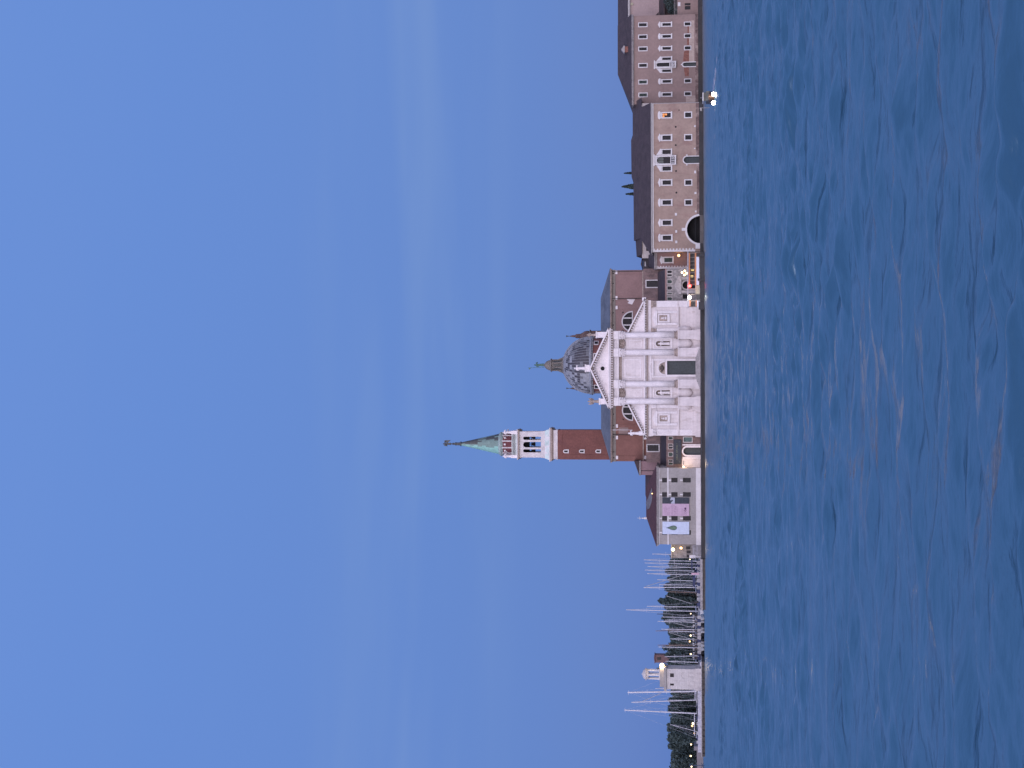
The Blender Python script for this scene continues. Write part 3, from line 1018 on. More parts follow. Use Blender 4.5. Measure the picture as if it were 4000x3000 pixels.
p_.box(x - .55, x + .55, YF + .3, YF + 1.4, Z(2519), Z(2494))
statue(p_, x, YF + .85, Z(2494) + .003, Z(2452) - Z(2494), n=12)
p_.tube((x + .9, YF + .8, Z(2470)), (x + .9, YF + .8, Z(2392)), .06)
p_.build('statue', STONEL, R, smooth=True)
p_ = MB()
x = X(1168, 2500)
p_.box(x - .4, x + .4, YF + .3, YF + 1.1, Z(2519), Z(2509))
p_.build('statue_pedestal', STONEL, R)

# transept
DT = 430.0
tX = lambda ys, xs=2450: P(xs, ys, DT)[0]
tZ = lambda xs: P(xs, 1438, DT)[1]
lun = []
for side, yc, mt_, ya, yb in ((1, 1256, BRICK_R, 1055, CY), (-1, 1603, BRICK_L, CY, 1802)):
    tw = MB()
    cx, cz, rr = tX(yc), tZ(2469.7), 38 * DT / F
    hl = (cx - rr, cx + rr, cz, cz + rr)
    shell(tw, tX(yb), tX(ya), DT, DT + 16, 1.0, tZ(2405) , [hl], th=.8)
    tw.strip(arcpts(cx, cz, rr, PI, 0, 14), [(cx + rr * math.cos(a) / max(abs(math.cos(a)), abs(math.sin(a))), cz + rr * math.sin(a) / max(abs(math.cos(a)), abs(math.sin(a)))) for a in [PI - PI * i / 14 for i in range(15)]], DT - .002, DT + .3, closed=False)
    tw.build('transept_wall', mt_, R)
    lw = MB()
    lw.box(cx - rr, cx + rr, DT + .5, DT + .6, cz, cz + rr)
    lo = lw.build('lunette_window', GLASS, R)
    lf = MB()
    lf.strip(arcpts(cx, cz, rr - .12, PI, 0, 16), arcpts(cx, cz, rr + .22, PI, 0, 16), DT - .12, DT + .3, closed=False)
    for o_ in (-.36, .36):
        lf.box(cx + o_ * rr - .17, cx + o_ * rr + .17, DT - .08, DT + .3, cz, cz + rr * .92)
    lf.box(cx - rr - .2, cx + rr + .2, DT - .14, DT + .3, cz - .22, cz + .02)
    lf.build('window_frame', TRIM, lo)
    lf = MB()
    for o_ in (-.68, 0, .68):
        lf.box(cx + o_ * rr - .04, cx + o_ * rr + .04, DT + .4, DT + .5, cz, cz + rr * (.95 if o_ == 0 else .7))
    for k in range(1, 5):
        zz = cz + rr * k / 5
        hw = math.sqrt(max(.01, rr * rr - (zz - cz) ** 2))
        lf.box(cx - hw, cx + hw, DT + .41, DT + .49, zz - .03, zz + .03)
    lf.build('glazing_bars', MUNT, lo)
fz = MB()
xa, xb = tX(1803, 2395), tX(1054, 2395)
fz.box(xa, xb, DT - .12, DT + 16.1, tZ(2405) + .003, tZ(2392))
for yc in (1068, 1107, 1175, 1222, 1270, 1618, 1662, 1707, 1765, 1788):
    xx = tX(yc, 2396)
    fz.prism(arcpts(xx, tZ(2396.5), .17, 0, 2 * PI, 10)[:-1], DT - .16, DT - .123, 1)
fz.build('frieze', [FRIEZE, DARK], R)
tc_ = MB()
tc_.box(tX(1807, 2390), tX(1049, 2390), DT - .9, DT + 16.9, tZ(2388), tZ(2385))
tc_.box(tX(1804, 2390), tX(1052, 2390), DT - .5, DT + 16.5, tZ(2392) + .003, tZ(2388.3))
n_ = 120
for k in range(n_):
    yy = 1053 + k * (1803 - 1053) / (n_ - 1)
    tc_.box(tX(yy + 1.3), tX(yy - 1.3), DT - .8, DT - .502, tZ(2391.5), tZ(2388.4))
tc_.build('cornice', STONED, R)
tr = MB()
x0_, x1_ = tX(1808, 2388), tX(1048, 2388)
zr = P(2347.5, 1438, DT + 8)[1]
z0_ = tZ(2385) + .004
xl_, xr_ = P(2348, 1681, DT + 8)[0], P(2348, 1165, DT + 8)[0]
v = [(x0_, DT - 1, z0_), (x1_, DT - 1, z0_), (x1_, DT + 17, z0_), (x0_, DT + 17, z0_), (xl_, DT + 8, zr), (xr_, DT + 8, zr)]
tr.add(v, [(0, 1, 5, 4), (2, 3, 4, 5), (1, 2, 5), (3, 0, 4), (0, 3, 2, 1)])
tr.build('transept_roof', LEADR, R)
# brick pilasters with pale caps, string, drain pipes
for (yc, mt_) in ((1064, BRICK_R), (1163, BRICK_R), (1201, BRICK_R), (1664, BRICK_L), (1709, BRICK_L), (1787, BRICK_L)):
    p_ = MB()
    x = tX(yc)
    p_.box(x - .42, x + .42, DT - .16, DT - .003, tZ(2514), tZ(2413.5), 0)
    p_.box(x - .5, x + .5, DT - .3, DT - .003, tZ(2413.3), tZ(2405.3), 1)
    p_.box(x - .5, x + .5, DT - .3, DT - .003, tZ(2524), tZ(2515), 1)
    p_.build('pilaster', [mt_, STONEL], R)
for a, b_ in ((1055, 1178), (1698, 1801)):
    st_ = MB()
    st_.box(tX(b_), tX(a), DT - .45, DT - .31, tZ(2514), tZ(2510))
    st_.build('string_course', STONED, R)
for yc, x1z in ((1166, 2512), (1697, 2480), (1060, 2512)):
    dp = MB()
    dp.tube((tX(yc), DT - .35, tZ(x1z)), (tX(yc), DT - .35, tZ(2393)), .09)
    dp.build('drainpipe', BLACK, R)
# plaster blotches on the transept (pale patches seen on the brick)
pt = MB()
pt.prism([(tX(1168), tZ(2482)), (tX(1190), tZ(2470)), (tX(1184), tZ(2452)), (tX(1177), tZ(2458)), (tX(1170), tZ(2448)), (tX(1166), tZ(2462))], DT - .03, DT - .002)
pt.build('plaster_patch', STONEL, R)
pt = MB()
pt.prism([(tX(1696), tZ(2452)), (tX(1670), tZ(2454)), (tX(1669), tZ(2416)), (tX(1694), tZ(2416))], DT - .03, DT - .002)
pt.build('plaster_patch', STUCCO_B, R)
# lower annex walls beside the facade (with big windows), dark lean-to roofs
an = Bld(418, 2560, 1438, 'tmp', 'x')
bpy.data.objects.remove(an.root)
an.root = R
BASE_R = BASE['church']
win(an, 1108.7, 2526, 2571, 25, fr=3.4, frame=TRIM, sill=False, off=0)
win(an, 1750, 2528, 2572, 24, fr=3.6, frame=TRIM, sill=False)
for a, b_, xt in ((1049, 1181, 2514), (1696, 1806, 2523)):
    aw = MB()
    shell(aw, P(2550, b_, 418)[0], P(2550, a, 418)[0], 418, 429.8, 1.0, an.Z(xt), an.holes, th=.45)
    aw.build('annex_wall', BRICK_D, R)
    rf = MB()
    x0_, x1_ = P(2590, b_ + (20 if a > 1500 else 0), 404)[0], P(2590, a, 404)[0]
    zl, zh = P(2603, 1438, 406)[1], P(2570 if a < 1500 else 2578, 1438, 417.9)[1]
    rf.add([(x0_, 406, zl), (x1_, 406, zl), (x1_, 417.9, zh), (x0_, 417.9, zh), (x0_, 406, zl - .3), (x1_, 406, zl - .3), (x1_, 417.9, zl - .3), (x0_, 417.9, zl - .3)],
           [(0, 1, 2, 3), (0, 4, 5, 1), (1, 5, 6, 2), (3, 2, 6, 7), (0, 3, 7, 4), (4, 7, 6, 5)])
    rf.build('lean_to_roof', ROOF, R)

# dome
DM = 440.0
mX = lambda ys, xs=2300: P(xs, ys, DM)[0]
mZ = lambda xs: P(xs, 1438, DM)[1]
cx, cy = mX(1426), DM
rD = 112 * DM / F * 1.0
zb = mZ(2309)
hD = mZ(2201) - zb
nseg, nrow = 60, 12
dm = MB()
rl = 28 * DM / F
tmax = math.acos(rl / rD)
zs = hD / math.sin(tmax)


def ring(t): return rD * math.cos(t), zb + zs * math.sin(t)


for i in range(nrow):
    ta, tb = tmax * i / nrow, tmax * (i + 1) / nrow
    ra, za = ring(ta)
    rb, zb_ = ring(tb)
    for k in range(nseg):
        a0, a1 = 2 * PI * k / nseg, 2 * PI * (k + 1) / nseg
        am = (a0 + a1) / 2
        # front is -y (angle -90deg); right is 0deg
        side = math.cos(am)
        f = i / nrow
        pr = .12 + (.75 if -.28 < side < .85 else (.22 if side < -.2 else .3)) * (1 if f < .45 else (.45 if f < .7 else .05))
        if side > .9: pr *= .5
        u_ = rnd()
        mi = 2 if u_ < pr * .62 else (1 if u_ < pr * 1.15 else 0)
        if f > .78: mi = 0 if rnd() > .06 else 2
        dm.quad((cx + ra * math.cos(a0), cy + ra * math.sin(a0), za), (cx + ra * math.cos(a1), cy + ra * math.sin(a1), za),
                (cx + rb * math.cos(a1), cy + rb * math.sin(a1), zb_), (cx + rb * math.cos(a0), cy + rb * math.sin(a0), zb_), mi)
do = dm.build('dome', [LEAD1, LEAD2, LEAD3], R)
rb_ = MB()
for k in range(nseg):
    a = 2 * PI * k / nseg
    pts_ = []
    for i in range(nrow + 1):
        r_, z_ = ring(tmax * i / nrow)
        pts_.append((cx + (r_ + .02) * math.cos(a), cy + (r_ + .02) * math.sin(a), z_))
    for i in range(nrow):
        rb_.tube(pts_[i], pts_[i + 1], .05, n=4)
rb_.build('dome_ribs', LEAD1, do)
dc = MB()
dc.lathe([(rD * .97, mZ(2322)), (rD * 1.0, mZ(2317)), (rD * 1.045, mZ(2315.5)), (rD * 1.05, mZ(2311)), (rD * 1.0, mZ(2308))], cx, cy, 60)
for k in range(72):
    a = 2 * PI * k / 72
    dc.tube((cx + rD * 1.01 * math.cos(a), cy + rD * 1.01 * math.sin(a), mZ(2321)), (cx + rD * 1.01 * math.cos(a), cy + rD * 1.01 * math.sin(a), mZ(2316)), .13, n=4)
dc.build('dome_cornice', LEAD1, R)
dd = MB()
dd.lathe([(rD * .95, mZ(2400)), (rD * .95, mZ(2322))], cx, cy, 60)
dd.build('drum', BRICK, R)
for k in range(10):
    a = -PI / 2 + (k - 4.5) * 2 * PI / 10 * .98
    ww = MB()
    c_ = math.cos(a); s2 = math.sin(a)
    rr = rD * .955
    for (hw, z1_, z2_, off, mi) in ((.95, 2342, 2324, 0, 0), (.6, 2340, 2327, .06, 1)):
        p = [(cx + (rr + off) * c_ + t * -s2 * hw, cy + (rr + off) * s2 + t * c_ * hw) for t in (-1, 1)]
        q_ = [(cx + (rr + off - .4) * c_ + t * -s2 * hw, cy + (rr + off - .4) * s2 + t * c_ * hw) for t in (-1, 1)]
        za, zc = mZ(z1_), mZ(z2_)
        ww.add([(*p[0], za), (*p[1], za), (*p[1], zc), (*p[0], zc), (*q_[0], za), (*q_[1], za), (*q_[1], zc), (*q_[0], zc)],
               [(0, 1, 2, 3), (4, 7, 6, 5), (0, 4, 5, 1), (3, 2, 6, 7), (0, 3, 7, 4), (1, 5, 6, 2)], mi)
    ww.build('drum_window', [TRIM, DARK], R)
# lantern
ln = MB()
sD = DM / F
zz = lambda xs: mZ(xs)
ln.lathe([(34 * sD, zz(2204)), (34 * sD, zz(2200)), (31 * sD, zz(2198.5)), (20 * sD, zz(2196)), (20 * sD, zz(2158)), (26 * sD, zz(2156)), (26.5 * sD, zz(2152)), (20 * sD, zz(2149)),
          (19.5 * sD, zz(2144)), (16 * sD, zz(2136)), (9 * sD, zz(2129)), (3 * sD, zz(2125))], cx, cy, 16)
for k in range(8):
    a = PI / 8 + 2 * PI * k / 8
    px_, py_ = cx + 22 * sD * math.cos(a), cy + 22 * sD * math.sin(a)
    ln.tube((px_, py_, zz(2197)), (px_, py_, zz(2157.5)), 2.8 * sD, n=6)
    ox, oy = cx + 30 * sD * math.cos(a), cy + 30 * sD * math.sin(a)
    ln.tube((ox, oy, zz(2199)), (px_, py_, zz(2178)), 3.2 * sD, 1.8 * sD, n=5)
lo = ln.build('lantern', LANT, R)
for k in range(8):
    a = -PI / 2 + 2 * PI * k / 8
    lw = MB()
    c_, s2 = math.cos(a), math.sin(a)
    rr = 20.6 * sD
    p = [(cx + rr * c_ + t * -s2 * .28, cy + rr * s2 + t * c_ * .28) for t in (-1, 1)]
    q_ = [(cx + (rr - .5) * c_ + t * -s2 * .28, cy + (rr - .5) * s2 + t * c_ * .28) for t in (-1, 1)]
    za, zc = zz(2193), zz(2163)
    lw.add([(*p[0], za), (*p[1], za), (*p[1], zc), (*p[0], zc), (*q_[0], za), (*q_[1], za), (*q_[1], zc), (*q_[0], zc)],
           [(0, 1, 2, 3), (0, 4, 5, 1), (3, 2, 6, 7), (0, 3, 7, 4), (1, 5, 6, 2)])
    lw.build('lantern_window', BRONZE, lo)
ls = MB()
statue(ls, cx + .1, cy, zz(2125), zz(2087) - zz(2125), n=10)
ls.tube((cx - .6, cy - .3, zz(2127)), (cx - .75, cy - .3, zz(2064)), .06)
ls.prism([(cx - .75, zz(2066)), (cx - 1.3, zz(2067)), (cx - 1.1, zz(2072)), (cx - .75, zz(2074))], cy - .33, cy - .28)
ls.build('lantern_statue', STATG, R, smooth=False)
# twin bell turrets behind the dome
for (yc, dy) in ((1313, 452.0), (1517, 460.0)):
    tt = MB()
    x = P(2250, yc, dy)[0]
    k_ = dy / F
    z = lambda xs: P(xs, 1438, dy)[1]
    o_ = 0
    tt.box(x - 20 * k_, x + 20 * k_, dy - 1.5, dy + 1.5, z(2400), z(2308))
    tt.box(x - 24 * k_, x + 24 * k_, dy - 1.8, dy + 1.8, z(2308), z(2304.5), 1)
    tt.lathe([(19 * k_, z(2304)), (21 * k_, z(2296)), (19 * k_, z(2284)), (13 * k_, z(2275)), (9 * k_, z(2267)), (8 * k_, z(2250)), (7.5 * k_, z(2249)),
              (4.5 * k_, z(2248)), (4 * k_, z(2238)), (1.2 * k_, z(2226))], x, dy, 10)
    tt.tube((x, dy, z(2226)), (x, dy, z(2212)), .08, mi=2)
    statue(tt, x, dy, z(2222), z(2211) - z(2222), mi=2, wings=True, n=6)
    tt.build('bell_turret', [M('brown turret brick', (.12, .075, .065), var=.3, scale=1, fine=3, finev=.3), LANT, BRONZE], R)

# ------------------------------------------------------------------ campanile
DC = 465.0
cp = Bld(DC, 2200, 1737, 'bell_tower', 'tall red brick bell tower with white belfry and green copper spire', 'bell tower', ground=1.0)
k_ = DC / F
cX, cYY = P(2200, 1737, DC)[0], DC + 4.7
Z2 = cp.Z
hw = 57 * k_
R2 = cp.root
sh = MB()
hl = []
for xs_ in (2210.5, 2272.5, 2336.5):
    xx = P(xs_, 1763, DC)[0]
    hl.append((xx - .3, xx + .3, Z2(xs_ + 7.5), Z2(xs_ - 7.5)))
shell(sh, cX - hw, cX + hw, DC, DC + 2 * hw, 1.0, Z2(2178), hl, th=.5)
for sx_ in (-1, 1):
    sh.box(cX + sx_ * (hw - 1.4), cX + sx_ * (hw + .08), DC - .12, DC - .002, 1.0, Z2(2186))
sh.box(cX - hw + 1.4, cX + hw - 1.4, DC - .12, DC - .002, Z2(2196), Z2(2186))
sh.build('shaft', BRICK, R2)
for h_ in hl:
    a, b_, c_, d_ = h_
    g = MB()
    g.box(a - .05, b_ + .05, DC + .3, DC + .4, c_ - .05, d_ + .05)
    go = g.build('window', GLASS, R2)
    g = MB()
    g.strip(archline(a, b_, c_, d_, 8), archline(a - .28, b_ + .28, c_, d_ + .28, 8), DC - .1, DC + .1, closed=False)
    g.strip(archline(a, b_, c_, d_, 8), archbox(a, b_, c_, d_, 8), DC - .05, DC + .1, closed=False)
    g.box(a - .3, b_ + .3, DC - .15, DC + .1, c_ - .3, c_)
    g.build('window_frame', TRIM, go)
bd = MB()


def sq(mb, r, xa, xb, mi=0, r2=None):
    r2 = r if r2 is None else r2
    za, zb2 = Z2(xa), Z2(xb)
    r *= k_; r2 *= k_
    v = [(cX - r, cYY - r, za), (cX + r, cYY - r, za), (cX + r, cYY + r, za), (cX - r, cYY + r, za), (cX - r2, cYY - r2, zb2), (cX + r2, cYY - r2, zb2), (cX + r2, cYY + r2, zb2), (cX - r2, cYY + r2, zb2)]
    mb.add(v, [(0, 3, 2, 1), (4, 5, 6, 7), (0, 1, 5, 4), (1, 2, 6, 5), (2, 3, 7, 6), (3, 0, 4, 7)], mi)


sq(bd, 58.5, 2178.5, 2174)
sq(bd, 56.5, 2173.9, 2162)
sq(bd, 57, 2161.9, 2156, 1, 61)  # cornice underside, its shade put into the darker stone colour
sq(bd, 64, 2155.9, 2150.5, 1)
sq(bd, 66, 2150.4, 2146)
sq(bd, 61, 2145.9, 2128, 2, 54)
sq(bd, 53.5, 2127.9, 2112, 0, 51.5)
bd.build('belfry_base', [BELF, STONED, M('patina stained stone', (.42, .52, .50), var=.15, scale=.6, fine=2, finev=.15, stain=(.6, .57, .57), samt=.9, sscale=(.8, .8, .3), smin=.45)], R2)
bf = MB()
r_ = 51 * k_
ops = [(1706.2, 1718.5), (1726.6, 1748), (1755.5, 1767.5)]
oh = [(P(2080, b_, DC)[0], P(2080, a, DC)[0], Z2(2111.9), Z2(2042.7)) for a, b_ in ops]
yf_, yb_ = cYY - r_, cYY + r_
zl, zh = Z2(2111.9), Z2(2034)
grid_wall(bf, cX - r_, cX + r_, zl, zh, yf_, oh, th=.8)
grid_wall(bf, cX - r_, cX + r_, zl, zh, yb_ - .8, oh, th=.8)
for h_ in oh:
    bf.strip(archline(*h_), archbox(*h_), yf_ - .003, yf_ + .79, closed=False)
for sx_ in (-1, 1):
    bx0, bx1 = sorted((cX + sx_ * r_, cX + sx_ * (r_ - .8)))
    for (ya, yb) in ((yf_ + .8, yf_ + 1.8), (yf_ + 2.9, yf_ + 3.4), (yf_ + 4.7, yf_ + 5.2), (yb_ - 1.8, yb_ - .8)):
        bf.box(bx0, bx1, ya, yb, zl, zh - .8)
    bf.box(bx0, bx1, yf_ + .8, yb_ - .8, zh - .8, zh)
bf.build('belfry', BELF, R2)
bf = MB()
sq(bf, 51.6, 2033.9, 2028)
sq(bf, 57, 2027.9, 2023, 1)  # underside steps of the cornice, shade painted as darker stone
sq(bf, 58, 2022.9, 2022.2, 1)
sq(bf, 60, 2022.1, 2019)
bf.build('belfry_cornice', [BELF, STONED], R2)
bl = MB()
bl.box(cX - r_ + .9, cX + r_ - .9, cYY - .2, cYY + 1.0, Z2(2062), Z2(2036))
for sx_ in (-1, 0, 1):
    bx_ = cX + sx_ * 2.2
    zt = Z2(2070)
    bl.lathe([(.85, zt - 1.2), (.62, zt - .9), (.5, zt - .3), (.2, zt)], bx_, cYY, 10)
    bl.box(bx_ - .1, bx_ + .1, cYY - .1, cYY + .1, zt, Z2(2062))
bl.box(cX - r_ + .9, cX + r_ - .9, cYY - .15, cYY + .15, Z2(2071.5), Z2(2069.5))
for sx_ in (-2.9, -1.1, 1.1, 2.9):
    bl.tube((cX + sx_, cYY, Z2(2112)), (cX + sx_ * .8, cYY, Z2(2060)), .08)
bl.build('bell_frame', DARK, R2)
dr2 = MB()
dr2.lathe([(44 * k_, Z2(2018.9)), (44 * k_, Z2(2013)), (42 * k_, Z2(1996)), (42 * k_, Z2(1958))], cX, cYY, 32)
for kk in range(10):
    pass
dr2.build('drum', M('dark red drum panels', (.12, .035, .04), var=.15, scale=1), R2)
pw_ = MB()
for kk in range(10):
    a = -PI / 2 + 2 * PI * (kk + .5) / 10
    x_, y_ = cX + 42.3 * k_ * math.cos(a), cYY + 42.3 * k_ * math.sin(a)
    pw_.tube((x_, y_, Z2(1998)), (x_, y_, Z2(1957)), 2.7 * k_, n=6)
pw_.lathe([(43.5 * k_, Z2(2000)), (43.5 * k_, Z2(1996.5)), (42.5 * k_, Z2(1996))], cX, cYY, 32)
pw_.lathe([(42.8 * k_, Z2(1961)), (45 * k_, Z2(1957.5)), (48 * k_, Z2(1953)), (48 * k_, Z2(1949)), (45 * k_, Z2(1946)), (42 * k_, Z2(1943.5))], cX, cYY, 32, 1)
# little pale stucco ornaments on the drum panels
for kk in range(10):
    a = -PI / 2 + 2 * PI * kk / 10
    x_, y_ = cX + 42.4 * k_ * math.cos(a), cYY + 42.4 * k_ * math.sin(a)
    pw_.ball((x_, y_, Z2(1970)), .38, 6)
    if kk % 2: pw_.tube((x_ - .4, y_, Z2(1978)), (x_ + .4, y_, Z2(1963)), .13)
pw_.build('drum_pilasters', [BELF, M('green grey cornice', (.26, .33, .31), var=.2, scale=1)], R2)
bal = MB()
for kk in range(26):
    u = -50 + kk * 4
    for (dx_, dy_) in ((u, -50), (u, 50), (-50, u), (50, u)):
        bal.tube((cX + dx_ * k_, cYY + dy_ * k_, Z2(2013)), (cX + dx_ * k_, cYY + dy_ * k_, Z2(2001)), .1, n=5)
for (a, b_) in ((2019, 2013), (2001, 1998)):
    for sg in (-1, 1):
        bal.box(cX - 52 * k_, cX + 52 * k_, cYY + sg * 50 * k_ - .15, cYY + sg * 50 * k_ + .15, Z2(a) + .002, Z2(b_))
        bal.box(cX + sg * 50 * k_ - .14, cX + sg * 50 * k_ + .14, cYY - 49 * k_, cYY + 49 * k_, Z2(a) + .003, Z2(b_) - .002)
bal.build('balustrade', M('patinated balusters', (.42, .47, .45), var=.15, scale=1), R2)
for sx_ in (-1, 1):
    for sy_ in (-1, 1):
        cs = MB()
        cs.box(cX + sx_ * 47 * k_ - .5, cX + sx_ * 47 * k_ + .5, cYY + sy_ * 47 * k_ - .5, cYY + sy_ * 47 * k_ + .5, Z2(2018.8), Z2(1996))
        statue(cs, cX + sx_ * 47 * k_, cYY + sy_ * 47 * k_, Z2(1996) + .003, Z2(1962) - Z2(1996), n=8)
        cs.build('corner_statue', STONEL, R2)
sp = MB()
nc, nrr = 32, 9
for i in range(nrr):
    ta, tb = i / nrr, (i + 1) / nrr
    for kk in range(nc):
        a0, a1 = 2 * PI * kk / nc, 2 * PI * (kk + 1) / nc
        am = (a0 + a1) / 2
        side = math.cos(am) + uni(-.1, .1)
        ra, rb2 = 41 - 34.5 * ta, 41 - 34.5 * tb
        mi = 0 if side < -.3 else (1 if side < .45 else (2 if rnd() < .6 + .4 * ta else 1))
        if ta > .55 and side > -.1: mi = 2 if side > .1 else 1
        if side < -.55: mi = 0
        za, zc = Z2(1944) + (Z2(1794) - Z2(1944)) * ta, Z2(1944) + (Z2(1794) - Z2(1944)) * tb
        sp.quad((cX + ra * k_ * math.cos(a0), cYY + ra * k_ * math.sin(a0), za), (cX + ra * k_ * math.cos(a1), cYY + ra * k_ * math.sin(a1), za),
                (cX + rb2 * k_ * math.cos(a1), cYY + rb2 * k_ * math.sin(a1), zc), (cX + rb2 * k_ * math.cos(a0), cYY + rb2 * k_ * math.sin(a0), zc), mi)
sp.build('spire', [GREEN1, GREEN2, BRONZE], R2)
fi = MB()
fi.lathe([(7 * k_, Z2(1794)), (10 * k_, Z2(1793)), (10 * k_, Z2(1790.5)), (6.5 * k_, Z2(1789)), (5.5 * k_, Z2(1775)), (7 * k_, Z2(1772)), (5 * k_, Z2(1768)), (3.2 * k_, Z2(1764)), (5 * k_, Z2(1761)), (2.5 * k_, Z2(1757)), (1.5 * k_, Z2(1750))], cX, cYY, 12)
fi.build('finial', BRONZE, R2)
ag = MB()
statue(ag, cX, cYY, Z2(1752), Z2(1721) - Z2(1752), n=8)
ag.prism([(cX + .2, Z2(1737)), (cX + .9, Z2(1724)), (cX + 1.15, Z2(1730)), (cX + 1.2, Z2(1751)), (cX + .8, Z2(1746))], cYY + .1, cYY + .35)
ag.prism([(cX - .2, Z2(1737)), (cX - .6, Z2(1722)), (cX - .8, Z2(1738))], cYY + .1, cYY + .35)
ag.build('angel', BRONZE, R2)

# ------------------------------------------------------------------ monastery wing C
C = Bld(412, 2640, 690, 'monastery_wing', 'long pink stucco monastery wing with white-framed windows and a big boat arch', 'building', ground=.9)
R3 = C.root
YC = C.D
zc0, zc1 = .2, C.Z(2552)
for i, (ys, ped) in enumerate(((450, 'seg'), (538, 'tri'), (713, 'tri'), (791, 'seg'), (870, 'tri'), (929, 'seg'))):
    win(C, ys, 2588, 2621, 17, fr=4, ped=ped, glass=GLASS)
for ys in (448.7, 536.7, 713, 790.6):
    win(C, ys, 2677, 2700.5, 17.5, fr=4, sill=False)
serliana(C, 626, 2566, 2619, 26, 16.5, 32.5, 2588, 2621, 2558, 2636, shutter=True)
# lit pane in the window nearest to the neighbouring building
lp = MB()
xx = C.X(450, 2592)
lp.box(xx - .5, xx + .5, YC + .30, YC + .335, C.Z(2596), C.Z(2588.5))
lp.box(xx - .05, xx + .5, YC + .30, YC + .334, C.Z(2606), C.Z(2597))
lo = [o for o in R3.children if o.name.startswith('window')][0]
lp.build('lit_pane', LITWIN, lo)
# arched water door
ax0, ax1, az0, az1 = C.X(637.5, 2700), C.X(611.5, 2700), .25, C.Z(2671)
C.holes.append((ax0, ax1, az0, az1))
d_ = MB()
d_.box(ax0, ax1, YC + .5, YC + .6, az0, az1)
d_.box((ax0 + ax1) / 2 - .05, (ax0 + ax1) / 2 + .05, YC + .42, YC + .5, az0, az1)
d_.box(ax0, ax1, YC + .42, YC + .5, C.Z(2690) - .06, C.Z(2690) + .06)
do_ = d_.build('water_door', DOORM, R3)
d_ = MB()
d_.strip(archline(ax0, ax1, az0, az1), archline(ax0 - .22, ax1 + .22, az0, az1 + .3), YC - .15, YC + .4, closed=False)
d_.box(ax0 - .6, ax0 - .2, YC - .2, YC - .003, C.Z(2686), C.Z(2681))
d_.box(ax1 + .2, ax1 + .6, YC - .2, YC - .003, C.Z(2686), C.Z(2681))
d_.build('door_frame', TRIM, do_)
# big boat arch
bcx, bcz = C.X(896.7, 2737), C.Z(2737)
br = 53.5 * C.s
C.holes.append((bcx - br, bcx + br, zc0 + .01, bcz + br))
wm = MB()
x0_, x1_ = C.X(982.5), C.X(404)
shell(wm, x0_, x1_, YC, YC + 14, zc0, zc1, C.holes)
for (a, b_, c_, d1) in [(ax0, ax1, az0, az1)]:
    wm.strip(archline(a, b_, c_, d1), archbox(a, b_, c_, d1), YC - .001, YC + .4, closed=False)
sq_ = [(bcx + br * math.cos(a) / max(abs(math.cos(a)), abs(math.sin(a))), bcz + br * math.sin(a) / max(abs(math.cos(a)), abs(math.sin(a)))) for a in [PI - PI * i / 20 for i in range(21)]]
wm.strip(arcpts(bcx, bcz, br, PI, 0, 20), sq_, YC - .001, YC + .4, closed=False)
wm.build('wall', STUCCO_C, R3)
ba = MB()
ba.strip(arcpts(bcx, bcz, br - .02, PI, 0, 28), arcpts(bcx, bcz, br + .5, PI, 0, 28), YC - .14, YC + .6, closed=False)
ba.box(C.X(902), C.X(891), YC - .3, YC - .15, C.Z(2683), C.Z(2662.5))
ba.box(C.X(973), C.X(951), YC - .4, YC - .16, zc0 + .3, C.Z(2716))
bo = ba.build('boat_arch', TRIM, R3)
ba = MB()
ba.box(bcx - br, bcx + br, YC + 3, YC + 3.1, zc0, bcz + br)
ba.box(bcx - br + .3, bcx + br - .3, YC + .7, YC + .8, bcz + br * .35, bcz + br * .42)
ba.build('dark_opening', DARK, bo)
bs_ = MB()
for (a, b_) in ((404, 608), (641, 842)):
    bs_.box(C.X(b_), C.X(a), YC - .06, YC - .003, .9, C.Z(2719 if a < 500 else 2722))
bs_.build('damp_base', BASE_C, R3)
qs = MB()
qs.box(C.X(842), C.X(402), YC - .5, YC - .065, -1.5, C.Z(2731))
qs.box(C.X(985), C.X(952), YC - .5, YC - .065, -1.5, C.Z(2734))
qs.build('foundation', QUAYD, R3)
cn = MB()
cn.box(x0_ - .45, x1_ + .2, YC - .8, YC + 14.5, C.Z(2545.5), C.Z(2543))
cn.box(x0_ - .25, x1_ + .1, YC - .45, YC + 14.2, C.Z(2547.5) , C.Z(2545.7))
cn.box(x0_ - .12, x1_, YC - .22, YC - .003, C.Z(2553.5), C.Z(2549.5))
for k in range(100):
    xx = x0_ + (x1_ - x0_) * (k + .5) / 100
    cn.box(xx - .13, xx + .13, YC - .42, YC - .003, C.Z(2549.3), C.Z(2547.7))
cn.build('cornice', TRIM, R3)
qn = MB()
zq = C.Z(2715)
n_ = 26
hq = (zc1 - zq) / n_
for k in range(n_):
    wq = 12.5 if k % 2 else 7
    qn.box(C.X(983.3), C.X(983 - wq), YC - .08, YC - .002, zq + k * hq + .01, zq + (k + 1) * hq - .01)
qn.build('quoins', TRIM, R3)
ho = MB()
for ys, xs_ in ((495.7, 2640), (567, 2640), (668, 2641), (752.5, 2642), (430, 2653.5)):
    x, z = C.X(ys, xs_), C.Z(xs_)
    ho.prism(arcpts(x, z, .26 if ys > 440 else .18, 0, 2 * PI, 10)[:-1], YC - .02, YC - .002, 0)
for ys, xs_, w_, h_ in ((837, 2640, 5, 4), (904, 2641, 5, 3.5), (945, 2641, 5, 4), (493, 2715, 3.5, 3), (580, 2714, 2.5, 2.5), (672, 2715.5, 5, 3.6), (754, 2716.5, 4, 4), (826, 2717.5, 3.5, 3)):
    x, z = C.X(ys, xs_), C.Z(xs_)
    ho.box(x - w_ * C.s, x + w_ * C.s, YC - .14, YC - .061, z - h_ * C.s, z + h_ * C.s, 1)
